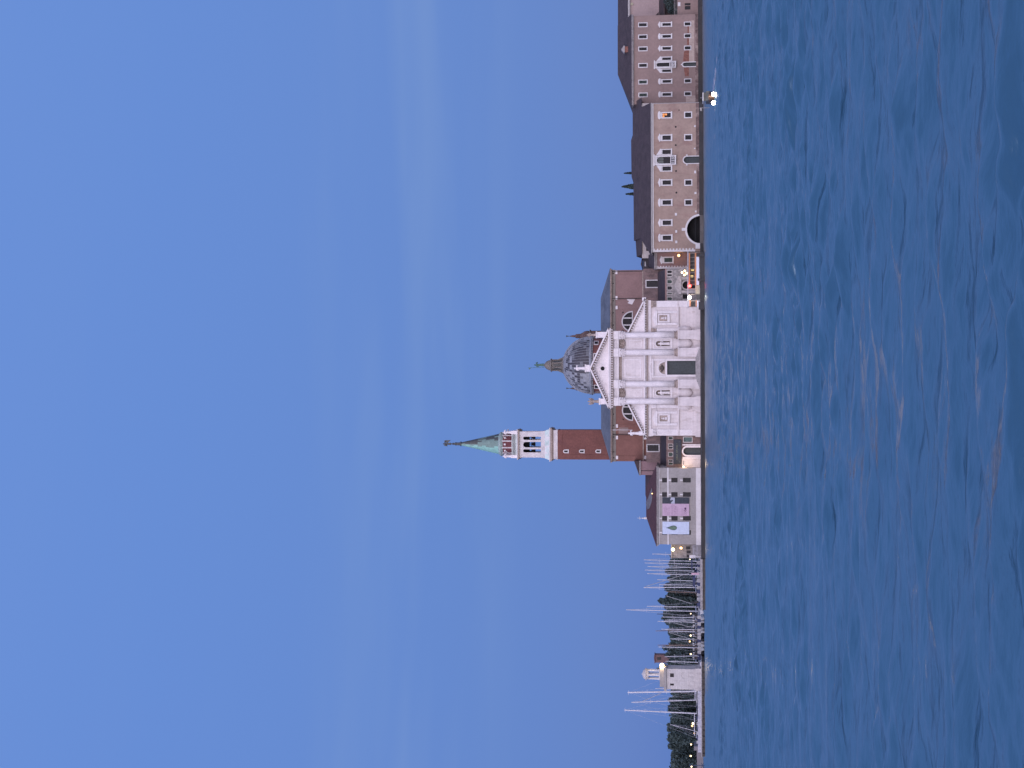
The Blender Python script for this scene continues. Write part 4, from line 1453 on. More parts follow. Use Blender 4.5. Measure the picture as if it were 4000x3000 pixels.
ho.build('stone_plaques', [DARK, TRIM], R3)
rf = MB()
yr = YC + 7.0
z_e, z_r = C.Z(2543) + .004, P(2497, 690, yr)[1]
roof_gable(rf, x0_, x1_ - .3, YC - .5, YC + 14.2, z_e, z_r, hip0=5.5, hip1=0, yr=yr)
for k in range(1, 120):
    pass
rf.build('roof', ROOF, R3)
# taller rear range
C2 = Bld(426, 2500, 700, 'rear_range', 'tall dark-roofed range rising behind the pink monastery wing, with a pale gable end', 'building', ground=1.0)
rw = MB()
xg0, xg1 = C2.X(1008, 2520), C2.X(404, 2500)
rw.box(xg0, xg1, C2.D, C2.D + 15, 1.0, C2.Z(2507))
rw.build('wall', M('cream gable plaster', (.42, .385, .365), var=.06), C2.root)
rr_ = MB()
yr = C2.D + 7.5
Zr = lambda xs: P(xs, 700, yr)[1]
Xr = lambda ys: P(2480, ys, yr)[0]
ze = C2.Z(2507) + .004
# ridge profile in steps, as seen against the sky
prof = [(1003, 2486), (941, 2482), (940, 2475.5), (714, 2474), (690, 2467), (548, 2465.5), (527, 2472), (403, 2472)]
for (a, za), (b_, zb3) in zip(prof[:-1], prof[1:]):
    if abs(a - b_) < 2: continue
    xa, xb = Xr(a), Xr(b_)
    v = [(xa, C2.D - .5, ze), (xb, C2.D - .5, ze), (xb, C2.D + 15.5, ze), (xa, C2.D + 15.5, ze), (xa, yr, Zr(za)), (xb, yr, Zr(zb3))]
    rr_.add(v, [(0, 1, 5, 4), (2, 3, 4, 5), (1, 2, 5), (3, 0, 4), (0, 3, 2, 1)])
rr_.build('roof', ROOF, C2.root)
win(C2, 972, 2524, 2536, 14, fr=0, sill=False, glass=MUNT, bars=False, yf=C2.D - .4)
# recessed bay C3 with quoins
C3 = Bld(416, 2620, 1015, 'recessed_bay', 'narrow pink bay with white quoins set back between pontoon and monastery wing', 'building', ground=1.0)
win(C3, 1015.6, 2595, 2626, 17, fr=4, ped='tri', glass=GLASSG)
x0_, x1_ = C3.X(1049), C3.X(982.6)
cw = MB()
shell(cw, x0_, x1_, C3.D, C3.D + 9, 1.0, C3.Z(2567), C3.holes)
cw.build('wall', BRICK_R, C3.root)
cq = MB()
zq, z1_ = C3.Z(2688), C3.Z(2567)
for k in range(22):
    wq = 10.5 if k % 2 else 6
    hq = (z1_ - zq) / 22
    cq.box(C3.X(1049.3), C3.X(1049 - wq), C3.D - .08, C3.D - .002, zq + k * hq + .01, zq + (k + 1) * hq - .01)
cq.build('quoins', TRIM, C3.root)
cc = MB()
cc.box(C3.X(1052), C3.X(984), C3.D - .6, C3.D + 9.4, C3.Z(2558.5), C3.Z(2556))
cc.box(C3.X(1051), C3.X(984), C3.D - .3, C3.D + 9.2, C3.Z(2567) + .003, C3.Z(2558.8))
cc.build('cornice', QUAYT, C3.root)
rf = MB()
x0_, x1_ = C3.X(1051), C3.X(985)
v = [(x0_, C3.D - .6, C3.Z(2556) + .004), (x1_, C3.D - .6, C3.Z(2556) + .004), (x1_, C3.D + 9, C3.Z(2556) + .004), (x0_, C3.D + 9, C3.Z(2556) + .004), (x0_ + 1.5, C3.D + 8.5, P(2533, 1015, C3.D + 8.5)[1]), (x1_, C3.D + 8.5, P(2533, 1015, C3.D + 8.5)[1])]
rf.add(v, [(0, 1, 5, 4), (2, 3, 4, 5), (1, 2, 5), (3, 0, 4), (0, 3, 2, 1)])
rf.build('roof', ROOF, C3.root)
# small black roofed dormer house behind
C4 = Bld(428, 2540, 1030, 'dormer_house', 'small dark house with peaked roof between the transept and the cream gable', 'building', ground=1.0)
k4 = MB()
k4.box(C4.X(1052), C4.X(1009.5), C4.D, C4.D + 5, 1.0, C4.Z(2512))
k4.build('wall', M('dark plaster', (.045, .04, .045)), C4.root)
k4 = MB()
k4.prism([(C4.X(1054), C4.Z(2509)), (C4.X(1009), C4.Z(2509)), (C4.X(1009), C4.Z(2507)), (C4.X(1032), C4.Z(2503)), (C4.X(1054), C4.Z(2510))], C4.D - .5, C4.D + 5.3)
k4.build('roof', ROOF, C4.root)
k4 = MB()
k4.box(C4.X(1040), C4.X(1022), C4.D - .1, C4.D - .01, C4.Z(2523), C4.Z(2518))
k4.build('skylight', OFFW, C4.root)

# ------------------------------------------------------------------ building B
B = Bld(430, 2600, 230, 'monastery_house', 'three-storey dark rose monastery house with hipped roof beside the motorboat', 'building', ground=.9)
R4 = B.root
for ys in (97, 144, 191, 255.5, 320.5, 371):
    win(B, ys, 2496.5, 2526.5, 12, fr=3.2, sill=False, glass=GLASSG if ys > 300 else GLASS)
for i, ys in enumerate((95.7, 142, 189, 318, 369)):
    win(B, ys, 2588, 2621, 10.5, fr=3.5, ped='tri' if i in (0, 2) else 'seg')
for ys in (93.6, 140, 187.3, 316, 366.5):
    win(B, ys, 2675, 2697.5, 12, fr=3, sill=False)
serliana(B, 253, 2565, 2615, 15, 10, 23.5, 2587, 2621, 2558.5, 2636)
ax0, ax1, az0, az1 = B.X(259, 2700), B.X(244, 2700), B.Z(2719), B.Z(2667.5)
B.holes.append((ax0, ax1, az0, az1))
d_ = MB()
d_.box(ax0, ax1, B.D + .5, B.D + .6, az0, az1)
do_ = d_.build('water_door', DOORM, R4)
d_ = MB()
d_.strip(archline(ax0, ax1, az0, az1), archline(ax0 - .25, ax1 + .25, az0, az1 + .3), B.D - .15, B.D + .4, closed=False)
d_.prism([((ax0 + ax1) / 2 - .3, az1 + .25), ((ax0 + ax1) / 2 + .3, az1 + .25), ((ax0 + ax1) / 2, az1 + .6)], B.D - .25, B.D - .16)
d_.build('door_frame', TRIM, do_)
x0_, x1_ = B.X(404.5), B.X(58.5)
wm = MB()
zt = B.Z(2476)
shell(wm, x0_, x1_, B.D, B.D + 18, .2, zt, B.holes)
wm.strip(archline(ax0, ax1, az0, az1), archbox(ax0, ax1, az0, az1), B.D - .001, B.D + .4, closed=False)
wm.build('wall', STUCCO_B, R4)
pt = MB()
pt.box(B.X(244), B.X(83), B.D - .05, B.D - .002, B.Z(2712), B.Z(2701.8), 1)
for a, b_ in ((243, 196.8), (178, 149.6), (131, 103), (84.2, 83)):
    pt.box(B.X(a), B.X(b_), B.D - .05, B.D - .002, B.Z(2701.8) + .001, B.Z(2692), 1)
for a, b_, t_ in ((178, 149.6, 2684), (131, 103, 2686)):
    pt.box(B.X(a), B.X(b_), B.D - .047, B.D - .002, B.Z(2691.7), B.Z(t_), 0)
pt.prism([(B.X(243), B.Z(2691.7)), (B.X(243), B.Z(2668)), (B.X(205), B.Z(2672)), (B.X(196.8), B.Z(2680)), (B.X(196.8), B.Z(2691.7))], B.D - .048, B.D - .002, 0)
pt.prism([(B.X(300), B.Z(2691)), (B.X(300), B.Z(2676)), (B.X(262), B.Z(2670)), (B.X(262), B.Z(2691))], B.D - .046, B.D - .002, 0)
pt.prism([(B.X(403), B.Z(2716)), (B.X(403), B.Z(2680)), (B.X(376), B.Z(2678)), (B.X(376), B.Z(2716))], B.D - .044, B.D - .002, 1)
pt.build('plaster_patch', [PATCH, PLASTER], R4)
bs_ = MB()
for a, b_ in ((58.5, 243.5), (260, 404)):
    bs_.box(B.X(b_), B.X(a), B.D - .08, B.D - .051, .9, B.Z(2716))
bs_.build('damp_base', BASE_C, R4)
qs = MB()
qs.box(B.X(405), B.X(-60), B.D - .5, B.D - .085, -1.5, B.Z(2727))
qs.build('foundation', QUAYD, R4)
cn = MB()
cn.box(x0_ - .4, x1_ + .3, B.D - .75, B.D + 18.4, B.Z(2471.5), B.Z(2468))
cn.box(x0_ - .2, x1_ + .15, B.D - .3, B.D + 18.2, zt + .003, B.Z(2471.8))
cn.build('cornice', QUAYT, R4)
rf = MB()
ze = B.Z(2468) + .004
yr = B.D + 10
zr = P(2413, 230, yr)[1]
xh, xr2 = P(2413, 292, yr)[0], P(2413, 60, yr)[0]
v = [(x0_ - .5, B.D - .8, ze), (x1_ + .4, B.D - .8, ze), (x1_ + .4, B.D + 18.5, ze), (x0_ - .5, B.D + 18.5, ze), (xh, yr, zr), (xr2 - 3, yr, zr)]
rf.add(v, [(0, 1, 5, 4), (2, 3, 4, 5), (1, 2, 5), (3, 0, 4), (0, 3, 2, 1)])
rf.build('roof', ROOF, R4)
hp = MB()
xx = B.X(186, 2450)
hp.box(xx - .8, xx + .8, B.D + 2.0, B.D + 3.5, ze + .3, ze + 2.1, 0)
hp.box(xx - 1.0, xx + 1.0, B.D + 1.8, B.D + 3.7, ze + 2.103, ze + 2.35, 1)
hp.prism([(xx - 1.1, ze + 2.36), (xx + 1.1, ze + 2.36), (xx, ze + 3.1)], B.D + 1.9, B.D + 3.6, 1)
hp.build('chimney', [PATCH, QUAYT], R4)
# building A at the edge of the picture
A = Bld(446, 2520, 20, 'rear_dormitory', 'pale rose building with bracketed eaves cut by the top edge of the photo', 'building', ground=1.0)
xa0, xa1 = A.X(90), A.X(-150)
aw = MB()
shell(aw, xa0 - 3, xa1, A.D, A.D + 14, 1.0, A.Z(2462), [])
aw.build('wall', STUCCO_A, A.root)
ac = MB()
ac.box(xa0 - 3, xa1, A.D - .3, A.D - .003, A.Z(2462), A.Z(2457))
for k in range(60):
    xx = xa0 - 3 + (xa1 - xa0 + 3) * k / 60
    ac.box(xx, xx + .28, A.D - .8, A.D - .303, A.Z(2460), A.Z(2456.5))
ac.box(xa0 - 3, xa1, A.D - 1.0, A.D + 14.5, A.Z(2456.3), A.Z(2453.5))
ac.build('eaves', TRIM, A.root)
ar_ = MB()
ze = A.Z(2453.5) + .004
yr = A.D + 7
zr = P(2413.5, 20, yr)[1]
ar_.add([(xa0 - 3, A.D - 1.1, ze), (xa1, A.D - 1.1, ze), (xa1, A.D + 15, ze), (xa0 - 3, A.D + 15, ze), (xa0 - 3, yr, zr), (xa1, yr, zr)], [(0, 1, 5, 4), (2, 3, 4, 5), (1, 2, 5), (3, 0, 4), (0, 3, 2, 1)])
ar_.build('roof', ROOF, A.root)
am_ = MB()
x = A.X(16, 2468)
am_.box(x - .35, x + .35, A.D - .2, A.D - .003, A.Z(2473), A.Z(2463.5))
am_.build('vent', BEIGE, A.root)
# low front range with dark lean-to roof, terrace and lower wall
A2 = Bld(432, 2660, 20, 'terrace_annex', 'low annex with leafy terrace and dark lean-to roof at the top edge of the photo', 'building', ground=1.0)
x0_, x1_ = B.X(58) + .02, A2.X(-150)
win(A2, 16.5, 2675, 2697, 9, fr=0, sill=False, bars=False)
win(A2, 30.5, 2675, 2697, 14, fr=0, sill=False, bars=False)
aw = MB()
shell(aw, x0_, x1_, A2.D, A2.D + 13, .2, A2.Z(2646), A2.holes)
aw.build('wall', STUCCO_B, A2.root)
aw = MB()
aw.box(A2.X(24, 2650), A2.X(9, 2650), A2.D - .06, A2.D - .002, A2.Z(2658), A2.Z(2648))
aw.build('white_plaque', TRIM, A2.root)
ar_ = MB()
zl, zh = P(2592, 20, A2.D + 6)[1], P(2574, 20, A.D - .1)[1]
ar_.add([(x0_, A2.D + 6, zl), (x1_, A2.D + 6, zl), (x1_, A.D - .02, zh), (x0_, A.D - .02, zh), (x0_, A2.D + 6, zl - .4), (x1_, A2.D + 6, zl - .4), (x1_, A.D - .02, zl - .4), (x0_, A.D - .02, zl - .4)],
        [(0, 1, 2, 3), (0, 4, 5, 1), (1, 5, 6, 2), (3, 2, 6, 7), (0, 3, 7, 4), (4, 7, 6, 5)])
ar_.prism([(x0_, zh), (x0_ + 3.6, zh), (x0_ + 1.6, zh + 1.9), (x0_, zh + 2.6)], A2.D + 9, A.D - .03)
ar_.build('lean_to_roof', ROOF, A2.root)
aw = MB()
aw.box(x0_, x1_, A2.D + 7, A.D - .05, A2.Z(2646), zl - .402)
aw.build('recess_wall', M('dark brick recess', (.05, .035, .035), var=.3), A2.root)
rl_ = MB()
for k in range(18):
    xx = x0_ + .2 + k * .35
    rl_.tube((xx, A2.D + .3, A2.Z(2646)), (xx, A2.D + .3, A2.Z(2634)), .035, n=4)
rl_.box(x0_, x0_ + 6.4, A2.D + .25, A2.D + .35, A2.Z(2634), A2.Z(2633))
rl_.build('railing', QUAYT, A2.root)


# ------------------------------------------------------------------ trees
def leaf_cloud(mb, lobes, n, size, flat=.6):
    for _ in range(n):
        c, r3 = random.choice(lobes)
        while True:
            p = Vector((uni(-1, 1), uni(-1, 1), uni(-1, 1)))
            if .25 < p.length < 1: break
        p = p * (p.length ** -.45)
        q = Vector((c[0] + p.x * r3[0], c[1] + p.y * r3[1], c[2] + p.z * r3[2]))
        nrm = Vector((uni(-1, 1), uni(-1, 1), uni(-1, 1))).normalized()
        a = nrm.orthogonal().normalized()
        b_ = nrm.cross(a)
        s1, s2 = size * uni(.6, 1.4), size * uni(.4, 1.0)
        mb.quad(q - a * s1 - b_ * s2 * .3, q - b_ * s2, q + a * s1 + b_ * s2 * .2, q + b_ * s2)


def tree(name, x, y, z, h, w_, label, group, seed, cat='tree', n=1500, size=.55):
    random.seed(seed)
    t = empty(name, (x, y, z), label, cat, group)
    tr_ = MB()
    tr_.tube((x, y, z), (x + uni(-.3, .3), y, z + h * .35), .35, .26, 7)
    lobes = []
    nl = 9
    for k in range(nl):
        a = 2 * PI * k / nl + uni(-.3, .3)
        rr = w_ * uni(.15, .55)
        c = (x + rr * math.cos(a), y + rr * math.sin(a), z + h * uni(.35, .8))
        lobes.append((c, (w_ * uni(.28, .45), w_ * uni(.3, .4), h * uni(.13, .24))))
        tr_.tube((x, y, z + h * .3), c, .16, .05, 5)
    lobes.append(((x + uni(-.1, .1) * w_, y, z + h * .82), (w_ * .35, w_ * .35, h * .16)))
    lobes.append(((x, y, z + h * .4), (w_ * .6, w_ * .5, h * .3)))
    lobes.append(((x, y, z + h * .25), (w_ * .6, w_ * .5, h * .22)))
    tr_.build('trunk', BARK, t)
    cr = MB()
    leaf_cloud(cr, lobes, n, size)
    cr.build('crown', LEAF, t)
    return t


TREES = []
for i, (ys, top, wpx) in enumerate(((2176, 2618, 34), (2203, 2606, 30), (2232, 2594, 36), (2263, 2604, 30), (2290, 2588, 40), (2322, 2604, 34), (2350, 2568, 40), (2372, 2590, 30), (2400, 2587, 40), (2432, 2592, 38),
                                    (2462, 2606, 40), (2495, 2616, 40), (2532, 2585, 44), (2560, 2598, 36), (2590, 2606, 40), (2612, 2560, 26), (2650, 2610, 50), (2700, 2619, 46), (2735, 2609, 44), (2772, 2606, 44), (2808, 2617, 40),
                                    (2846, 2603, 46), (2880, 2605, 44), (2915, 2606, 46), (2950, 2617, 44), (2985, 2620, 46), (3020, 2617, 46))):
    D_ = 562 + (i * 37 % 11) * 2.2
    x, zt = P(top, ys, D_)
    h = (zt - .9)
    nm = ['first', 'second', 'third', 'fourth', 'fifth', 'sixth', 'seventh', 'eighth', 'ninth', 'tenth', 'eleventh', 'twelfth', 'thirteenth', 'fourteenth', 'fifteenth']
    if i < 14: lb = 'dark green tree behind the masts, %s counted from the grey banner building' % nm[i]
    elif i < 17: lb = ['dark tree just behind the red-brown turret', 'small tree top beside the bright floodlight of the pale lighthouse', 'dark tree hidden behind the pale lighthouse'][i - 14]
    else: lb = 'dark round tree beyond the breakwater, %s counted from the pale lighthouse' % nm[i - 17]
    if i == 6: lb = 'tallest dark bushy tree behind the marina masts'
    tree('park_tree', x, D_, .9, h, wpx * D_ / F * .72, lb, 'trees beyond the marina', 100 + i, n=1300, size=.6)
random.seed(5)
# a low dark wood behind them
wd = MB()
lob = []
for k in range(150):
    ys = 2150 + k * 6.2
    xx, zz_ = P(uni(2615, 2660), ys, 600)
    lob.append(((xx, 600 + uni(-6, 10), zz_ * .5), (4, 4, zz_ * .52)))
leaf_cloud(wd, lob, 26000, .8)
tag(wd.build('woodland', LEAF), 'dark mass of woodland filling the gaps behind the park trees', 'woodland', kind='stuff')
# cypresses behind the roof
for i, (ya, yb, xt, lb) in enumerate(((670, 683, 2442, 'slim dark cypress top standing alone above the monastery roof ridge'), (715, 743, 2433, 'widest of the three cypress tops above the monastery roof'),
                                      (748, 768, 2448, 'cypress top nearest the church above the monastery roof'))):
    D_ = 470 + i * 2
    xa, zt = P(xt, (ya + yb) / 2, D_)
    w_ = (yb - ya) / 2 * D_ / F
    t = empty('cypress', (xa, D_, 1.0), lb, 'tree', 'cypresses behind the monastery')
    tr_ = MB()
    tr_.tube((xa, D_, 1.0), (xa, D_, zt - 1), .3, .05)
    tr_.build('trunk', BARK, t)
    cr = MB()
    for _ in range(2600):
        f = rnd() ** .7
        rr = w_ * math.sin(min(1, (1 - f) * 3.2 + .05) * PI / 2) * math.sqrt(rnd()) * uni(.85, 1.08)
        a = uni(0, 2 * PI)
        q_ = Vector((xa + rr * math.cos(a), D_ + rr * math.sin(a), 3 + (zt - 3) * f))
        up = Vector((uni(-.4, .4), uni(-.4, .4), 1)).normalized() * .55
        sd = Vector((uni(-1, 1), uni(-1, 1), 0)).normalized() * .2
        cr.quad(q_ - sd, q_ - up * .3, q_ + sd, q_ + up)
    cr.build('crown', LEAF2, t)
# shrubs on the terrace of the annex
sb = MB()
xx, zz_ = P(2615, 20, 436)
leaf_cloud(sb, [((xx + k * 1.4 - 1.5, 436.4 + (k % 2) * .5, A2.Z(2646) + 1.4 + (k % 3) * .6), (1.1, .8, 1.5)) for k in range(6)], 1800, .22)
tag(sb.build('terrace_shrubs', LEAF), 'dark leafy shrubs on the terrace beside the rose monastery house', 'shrubs', kind='stuff')

# ------------------------------------------------------------------ church forecourt side walls (portal ranges)
PR = Bld(402.5, 2640, 1112, 'portal_range', 'stone portal range with dark arched door and arcaded windows beside the boat landing', 'building', ground=1.1)
k = PR.s


def loggia(b, ys_list, xt, xb, root):
    for yc, w_ in ys_list:
        x0_, x1_ = b.X(yc + w_ / 2, xt), b.X(yc - w_ / 2, xt)
        z0_, z1_ = b.Z(xb), b.Z(xt)
        b.holes.append((x0_, x1_, z0_, z1_))
        g = MB()
        g.box(x0_, x1_, b.D + .3, b.D + .4, z0_, z1_)
        go = g.build('loggia_window', GLASSG if rnd() < .5 else GLASS, root)
        g = MB()
        r_ = (x1_ - x0_) / 2
        # round end at the foot in the photograph is the arch line of the row below: build upright arch frames
        g.strip(rect(x0_, x1_, z0_, z1_), rect(x0_ - .14, x1_ + .14, z0_ - .12, z1_ + .16), b.D - .1, b.D + .2)
        g.strip(arcpts((x0_ + x1_) / 2, z0_ + r_ * .9, r_, PI, 2 * PI, 8, r_ * .9), [(x0_, z0_ + r_ * .9)] + [((x0_ + x1_) / 2 + (x1_ - x0_) / 2 * t, z0_) for t in (-1, -.7, -.4, 0, .4, .7, 1)] + [(x1_, z0_ + r_ * .9)], b.D - .06, b.D + .2, closed=False)
        g.build('window_frame', M('loggia stone', (.40, .37, .36), var=.1), go)


loggia(PR, [(1062, 10), (1075, 7), (1100.5, 13), (1125, 13), (1146, 5), (1167, 11)], 2607, 2625, PR.root)
pcx = PR.X(1113.5, 2700)
pr_ = 14.5 * k
pz = PR.Z(2681)
PR.holes.append((pcx - pr_, pcx + pr_, 1.1, pz + pr_))
PR.holes.append((PR.X(1167, 2680), PR.X(1149, 2680), PR.Z(2700), PR.Z(2667)))
pw = MB()
shell(pw, PR.X(1176), PR.X(1049), PR.D, PR.D + 3.4, 1.1, PR.Z(2598), PR.holes)
sq_ = [(pcx + pr_ * math.cos(a) / max(abs(math.cos(a)), abs(math.sin(a))), pz + pr_ * math.sin(a) / max(abs(math.cos(a)), abs(math.sin(a)))) for a in [PI - PI * i / 14 for i in range(15)]]
pw.strip(arcpts(pcx, pz, pr_, PI, 0, 14), sq_, PR.D - .001, PR.D + .3, closed=False)
pw.box(PR.X(1176), PR.X(1049), PR.D - .1, PR.D - .003, PR.Z(2604), PR.Z(2598), 1)
pw.build('wall', [ROUGH, BRICK_R], PR.root)
pf = MB()
pf.strip([(pcx - pr_, 1.1)] + arcpts(pcx, pz, pr_, PI, 0, 14) + [(pcx + pr_, 1.1)], [(pcx - pr_ - .3, 1.1)] + arcpts(pcx, pz, pr_ + .3, PI, 0, 14) + [(pcx + pr_ + .3, 1.1)], PR.D - .3, PR.D + .2, closed=False)
for sg in (-1, 1):
    pf.box(pcx + sg * (pr_ + .45), pcx + sg * (pr_ + 1.15), PR.D - .45, PR.D - .003, 1.1, PR.Z(2662))
pf.box(pcx - pr_ - 1.4, pcx + pr_ + 1.4, PR.D - .6, PR.D - .004, PR.Z(2661.7), PR.Z(2652))
pf.prism([(pcx - pr_ - 1.5, PR.Z(2651.7)), (pcx + pr_ + 1.5, PR.Z(2651.7)), (pcx, PR.Z(2634))], PR.D - .55, PR.D - .004)
pf.build('portal_frame', M('grey portal stone', (.34, .315, .31), var=.2, scale=1.2, fine=4, finev=.2), PR.root)
pf = MB()
pf.box(pcx - pr_, pcx + pr_, PR.D + .6, PR.D + .7, 1.1, pz + pr_)
pf.box(PR.X(1167, 2680), PR.X(1149, 2680), PR.D + .35, PR.D + .42, PR.Z(2700), PR.Z(2667))
pf.build('door', DARK, PR.root)

PL = Bld(402.5, 2640, 1766, 'banner_range', 'brick range with a dark hanging banner above a round-arched doorway lit by a warm lamp', 'building', ground=1.1)
loggia(PL, [(1711.5, 9), (1739, 8), (1748, 9), (1775, 14), (1800.5, 6), (1811, 8)], 2612, 2628, PL.root)
ax0, ax1, az0, az1 = PL.X(1777, 2700), PL.X(1748, 2700), 1.12, PL.Z(2669)
PL.holes.append((ax0, ax1, az0, az1))
win(PL, 1717, 2671, 2703, 18, fr=2.5, sill=False, glass=M('teal blind', (.12, .18, .18), var=.2, scale=2), bars=False)
pw = MB()
xw0, xw1 = PL.X(1828), PL.X(1701)
shell(pw, xw0, xw1, PL.D, PL.D + 3.4, 1.1, PL.Z(2603), PL.holes)
pw.strip(archline(ax0, ax1, az0, az1), archbox(ax0, ax1, az0, az1), PL.D - .001, PL.D + .4, closed=False)
pw.build('wall', BRICK_D, PL.root)
pf = MB()
pf.box(ax0, ax1, PL.D + .6, PL.D + .7, az0, az1)
dd_ = pf.build('door', DOORM, PL.root)
pf = MB()
pf.strip(archline(ax0, ax1, az0, az1), archline(ax0 - .5, ax1 + .5, az0, az1 + .35), PL.D - .25, PL.D + .4, closed=False)
pf.box(ax0 - 1.1, ax0 - .55, PL.D - .35, PL.D - .003, 1.1, az1 + .2)
pf.box(ax1 + .55, ax1 + .9, PL.D - .35, PL.D - .003, 1.1, az1 + .2)
pf.build('door_frame', STONEL, dd_)
pf = MB()
pf.box(xw0, ax0 - 1.12, PL.D - .12, PL.D - .003, 1.15, PL.Z(2664))
pf.box(PL.X(1819, 2690), PL.X(1797, 2690), PL.D - .2, PL.D - .123, PL.Z(2706), PL.Z(2673))
pf.box(PL.X(1816, 2690), PL.X(1799, 2690), PL.D - .16, PL.D - .122, PL.Z(2671.5), PL.Z(2669.8), 1)
pf.build('stone_panel', [STONEL, DARK], PL.root)


def fake_text(mb, x0, x1, z, h, y, mi, seed, dens=.8, serif=False):
    rr = random.Random(seed)
    x = x0
    while x < x1:
        w_ = h * rr.uniform(.25, .6)
        hh = h * rr.choice((.62, .62, 1.0, .75))
        if rr.random() < dens:
            k2 = rr.random()
            if k2 < .4:
                mb.box(x, x + h * .16, y - .015, y, z, z + hh, mi)
                mb.box(x + w_ * .6, x + w_ * .6 + h * .14, y - .015, y, z, z + hh * .7, mi)
                mb.box(x + h * .17, x + w_ * .6, y - .014, y, z + hh * .5, z + hh * .65, mi)
            elif k2 < .75:
                mb.strip(arcpts(x + w_ * .45, z + h * .3, w_ * .2, 0, 2 * PI, 8, h * .18)[:-1], arcpts(x + w_ * .45, z + h * .3, w_ * .42, 0, 2 * PI, 8, h * .32)[:-1], y - .015, y, mi=mi)
            else:
                mb.box(x + w_ * .3, x + w_ * .3 + h * .18, y - .015, y, z, z + hh, mi)
        x += w_ + h * .12


bn = MB()
bx0, bx1, bz0, bz1 = PL.X(1812, 2646), PL.X(1716.5, 2646), PL.Z(2662), PL.Z(2631)
by = PL.D - .32
bn.box(bx0, bx1, by, by + .06, bz0, bz1, 0)
fake_text(bn, PL.X(1796), PL.X(1769), PL.Z(2646.5), .42, by - .002, 1, 1, .95)
fake_text(bn, PL.X(1766), PL.X(1733), PL.Z(2646.5), .45, by - .002, 1, 2, .95)
fake_text(bn, PL.X(1790), PL.X(1740), PL.Z(2637.5), .2, by - .002, 2, 3)
fake_text(bn, PL.X(1774), PL.X(1755), PL.Z(2652), .2, by - .002, 2, 5)
fake_text(bn, PL.X(1788), PL.X(1740), PL.Z(2657.5), .2, by - .002, 2, 4)
bn.prism(arcpts(PL.X(1804, 2655), PL.Z(2655), .16, 0, 2 * PI, 10)[:-1], by - .016, by - .002, 2)
tag(bn.build('banner', [BAN_D, TXT_Y, TXT_G]), 'long dark horizontal banner with faded yellow lettering above the lit doorway', 'banner')


def wall_lamp(xs_, ys_, D_, r_, label, mt_, e, colr, group=None, stem=0, name='wall_lamp', rad=.25):
    x, z = P(xs_, ys_, D_)
    t = empty(name, (x, D_, z - r_ - stem), label, 'lamp', group)
    a = MB()
    a.ball((x, D_, z), r_, 8)
    a.build('lamp_globe', mt_, t, smooth=True)
    a = MB()
    if stem:
        a.tube((x, D_, z - r_ - stem), (x, D_, z - r_ * .9), .07, .05)
        a.lathe([(.2, z - r_ - stem), (.12, z - r_ - stem + .4), (.07, z - r_ - stem + .5)], x, D_, 8)
        a.build('lamp_post', BLACK, t)
    else:
        a.tube((x, D_ + r_ * .8, z), (x, D_ + r_ + .5, z + .1), .05)
        a.box(x - .12, x + .12, D_ + r_ + .45, D_ + r_ + .55, z - .15, z + .25)
        a.build('bracket', BLACK, t)
    if e: point('light', (x, D_ - r_ - .35, z), e, colr, rad)
    return t


wall_lamp(2670, 1823.5, 401.2, .22, 'warm lamp in the corner lighting the stone panel beside the arched doorway', LAMPH, 0, None)
point('light', (P(2670, 1812, 399)[0], 399.0, P(2676, 1812, 399)[1]), 330, (1, .66, .36), .3)

# ------------------------------------------------------------------ building E1 (grey, banners)
E = Bld(398, 2640, 1978, 'customs_building', 'grey stone waterfront building with hipped dark red roof and hanging banners', 'building', ground=1.1)
x0_, x1_ = E.X(2126.5), E.X(1828.5)
for yc in (1875.5, 1931.5, 2024.5, 2080):
    win(E, yc, 2586.5, 2605.5, 18, fr=0, sill=False, bars=False)
    win(E, yc, 2622.5, 2647, 18, fr=0, sill=False)
    win(E, yc, 2668, 2698.5, 18, fr=0, sill=False, bars=False)
ew = MB()
shell(ew, x0_, x1_, E.D, E.D + 18, 1.1, E.Z(2574), E.holes)
ew.build('wall', GREY, E.root)
et = MB()
et.box(x0_ - .1, x1_ + .1, E.D - .12, E.D - .002, 1.1, E.Z(2719))
et.box(x0_ - .05, x1_ + .05, E.D - .1, E.D - .002, E.Z(2612), E.Z(2607))
et.box(x0_ - .05, x1_ + .05, E.D - .1, E.D - .002, E.Z(2576.5), E.Z(2573.2))
for yc in (1875.5, 1931.5, 2024.5, 2080):
    for a, b_ in ((2576.7, 2586.2), (2612.3, 2622), (2657, 2667.7)):
        et.box(E.X(yc + 2.6, a), E.X(yc - 2.6, a), E.D - .14, E.D - .002, E.Z(b_), E.Z(a))
et.build('stone_bands', TRIM, E.root)
ec = MB()
ec.box(x0_ - .5, x1_ + .5, E.D - .55, E.D + 18.5, E.Z(2568), E.Z(2564.5))
ec.box(x0_ - .3, x1_ + .3, E.D - .3, E.D + 18.3, E.Z(2573), E.Z(2568.3))
for q_ in range(60):
    xx = x0_ + (x1_ - x0_) * (q_ + .5) / 60
    ec.box(xx - .12, xx + .12, E.D - .5, E.D - .303, E.Z(2572), E.Z(2568.3))
ec.build('cornice', QUAYT, E.root)
er = MB()
ze = E.Z(2564.5) + .004
yr = E.D + 9
xa, xb = P(2525, 2018, yr)[0], P(2525, 1905, yr)[0]
zr = P(2524, 1978, yr)[1]
er.add([(x0_ - .6, E.D - .7, ze), (x1_ + .6, E.D - .7, ze), (x1_ + .6, E.D + 18.7, ze), (x0_ - .6, E.D + 18.7, ze), (xa, yr, zr), (xb, yr, zr)], [(0, 1, 5, 4), (2, 3, 4, 5), (1, 2, 5), (3, 0, 4), (0, 3, 2, 1)])
er.build('roof', ROOFR, E.root)
ev = MB()
x = P(2520, 2024, yr)[0]
zt = P(2522, 2024, yr)[1]
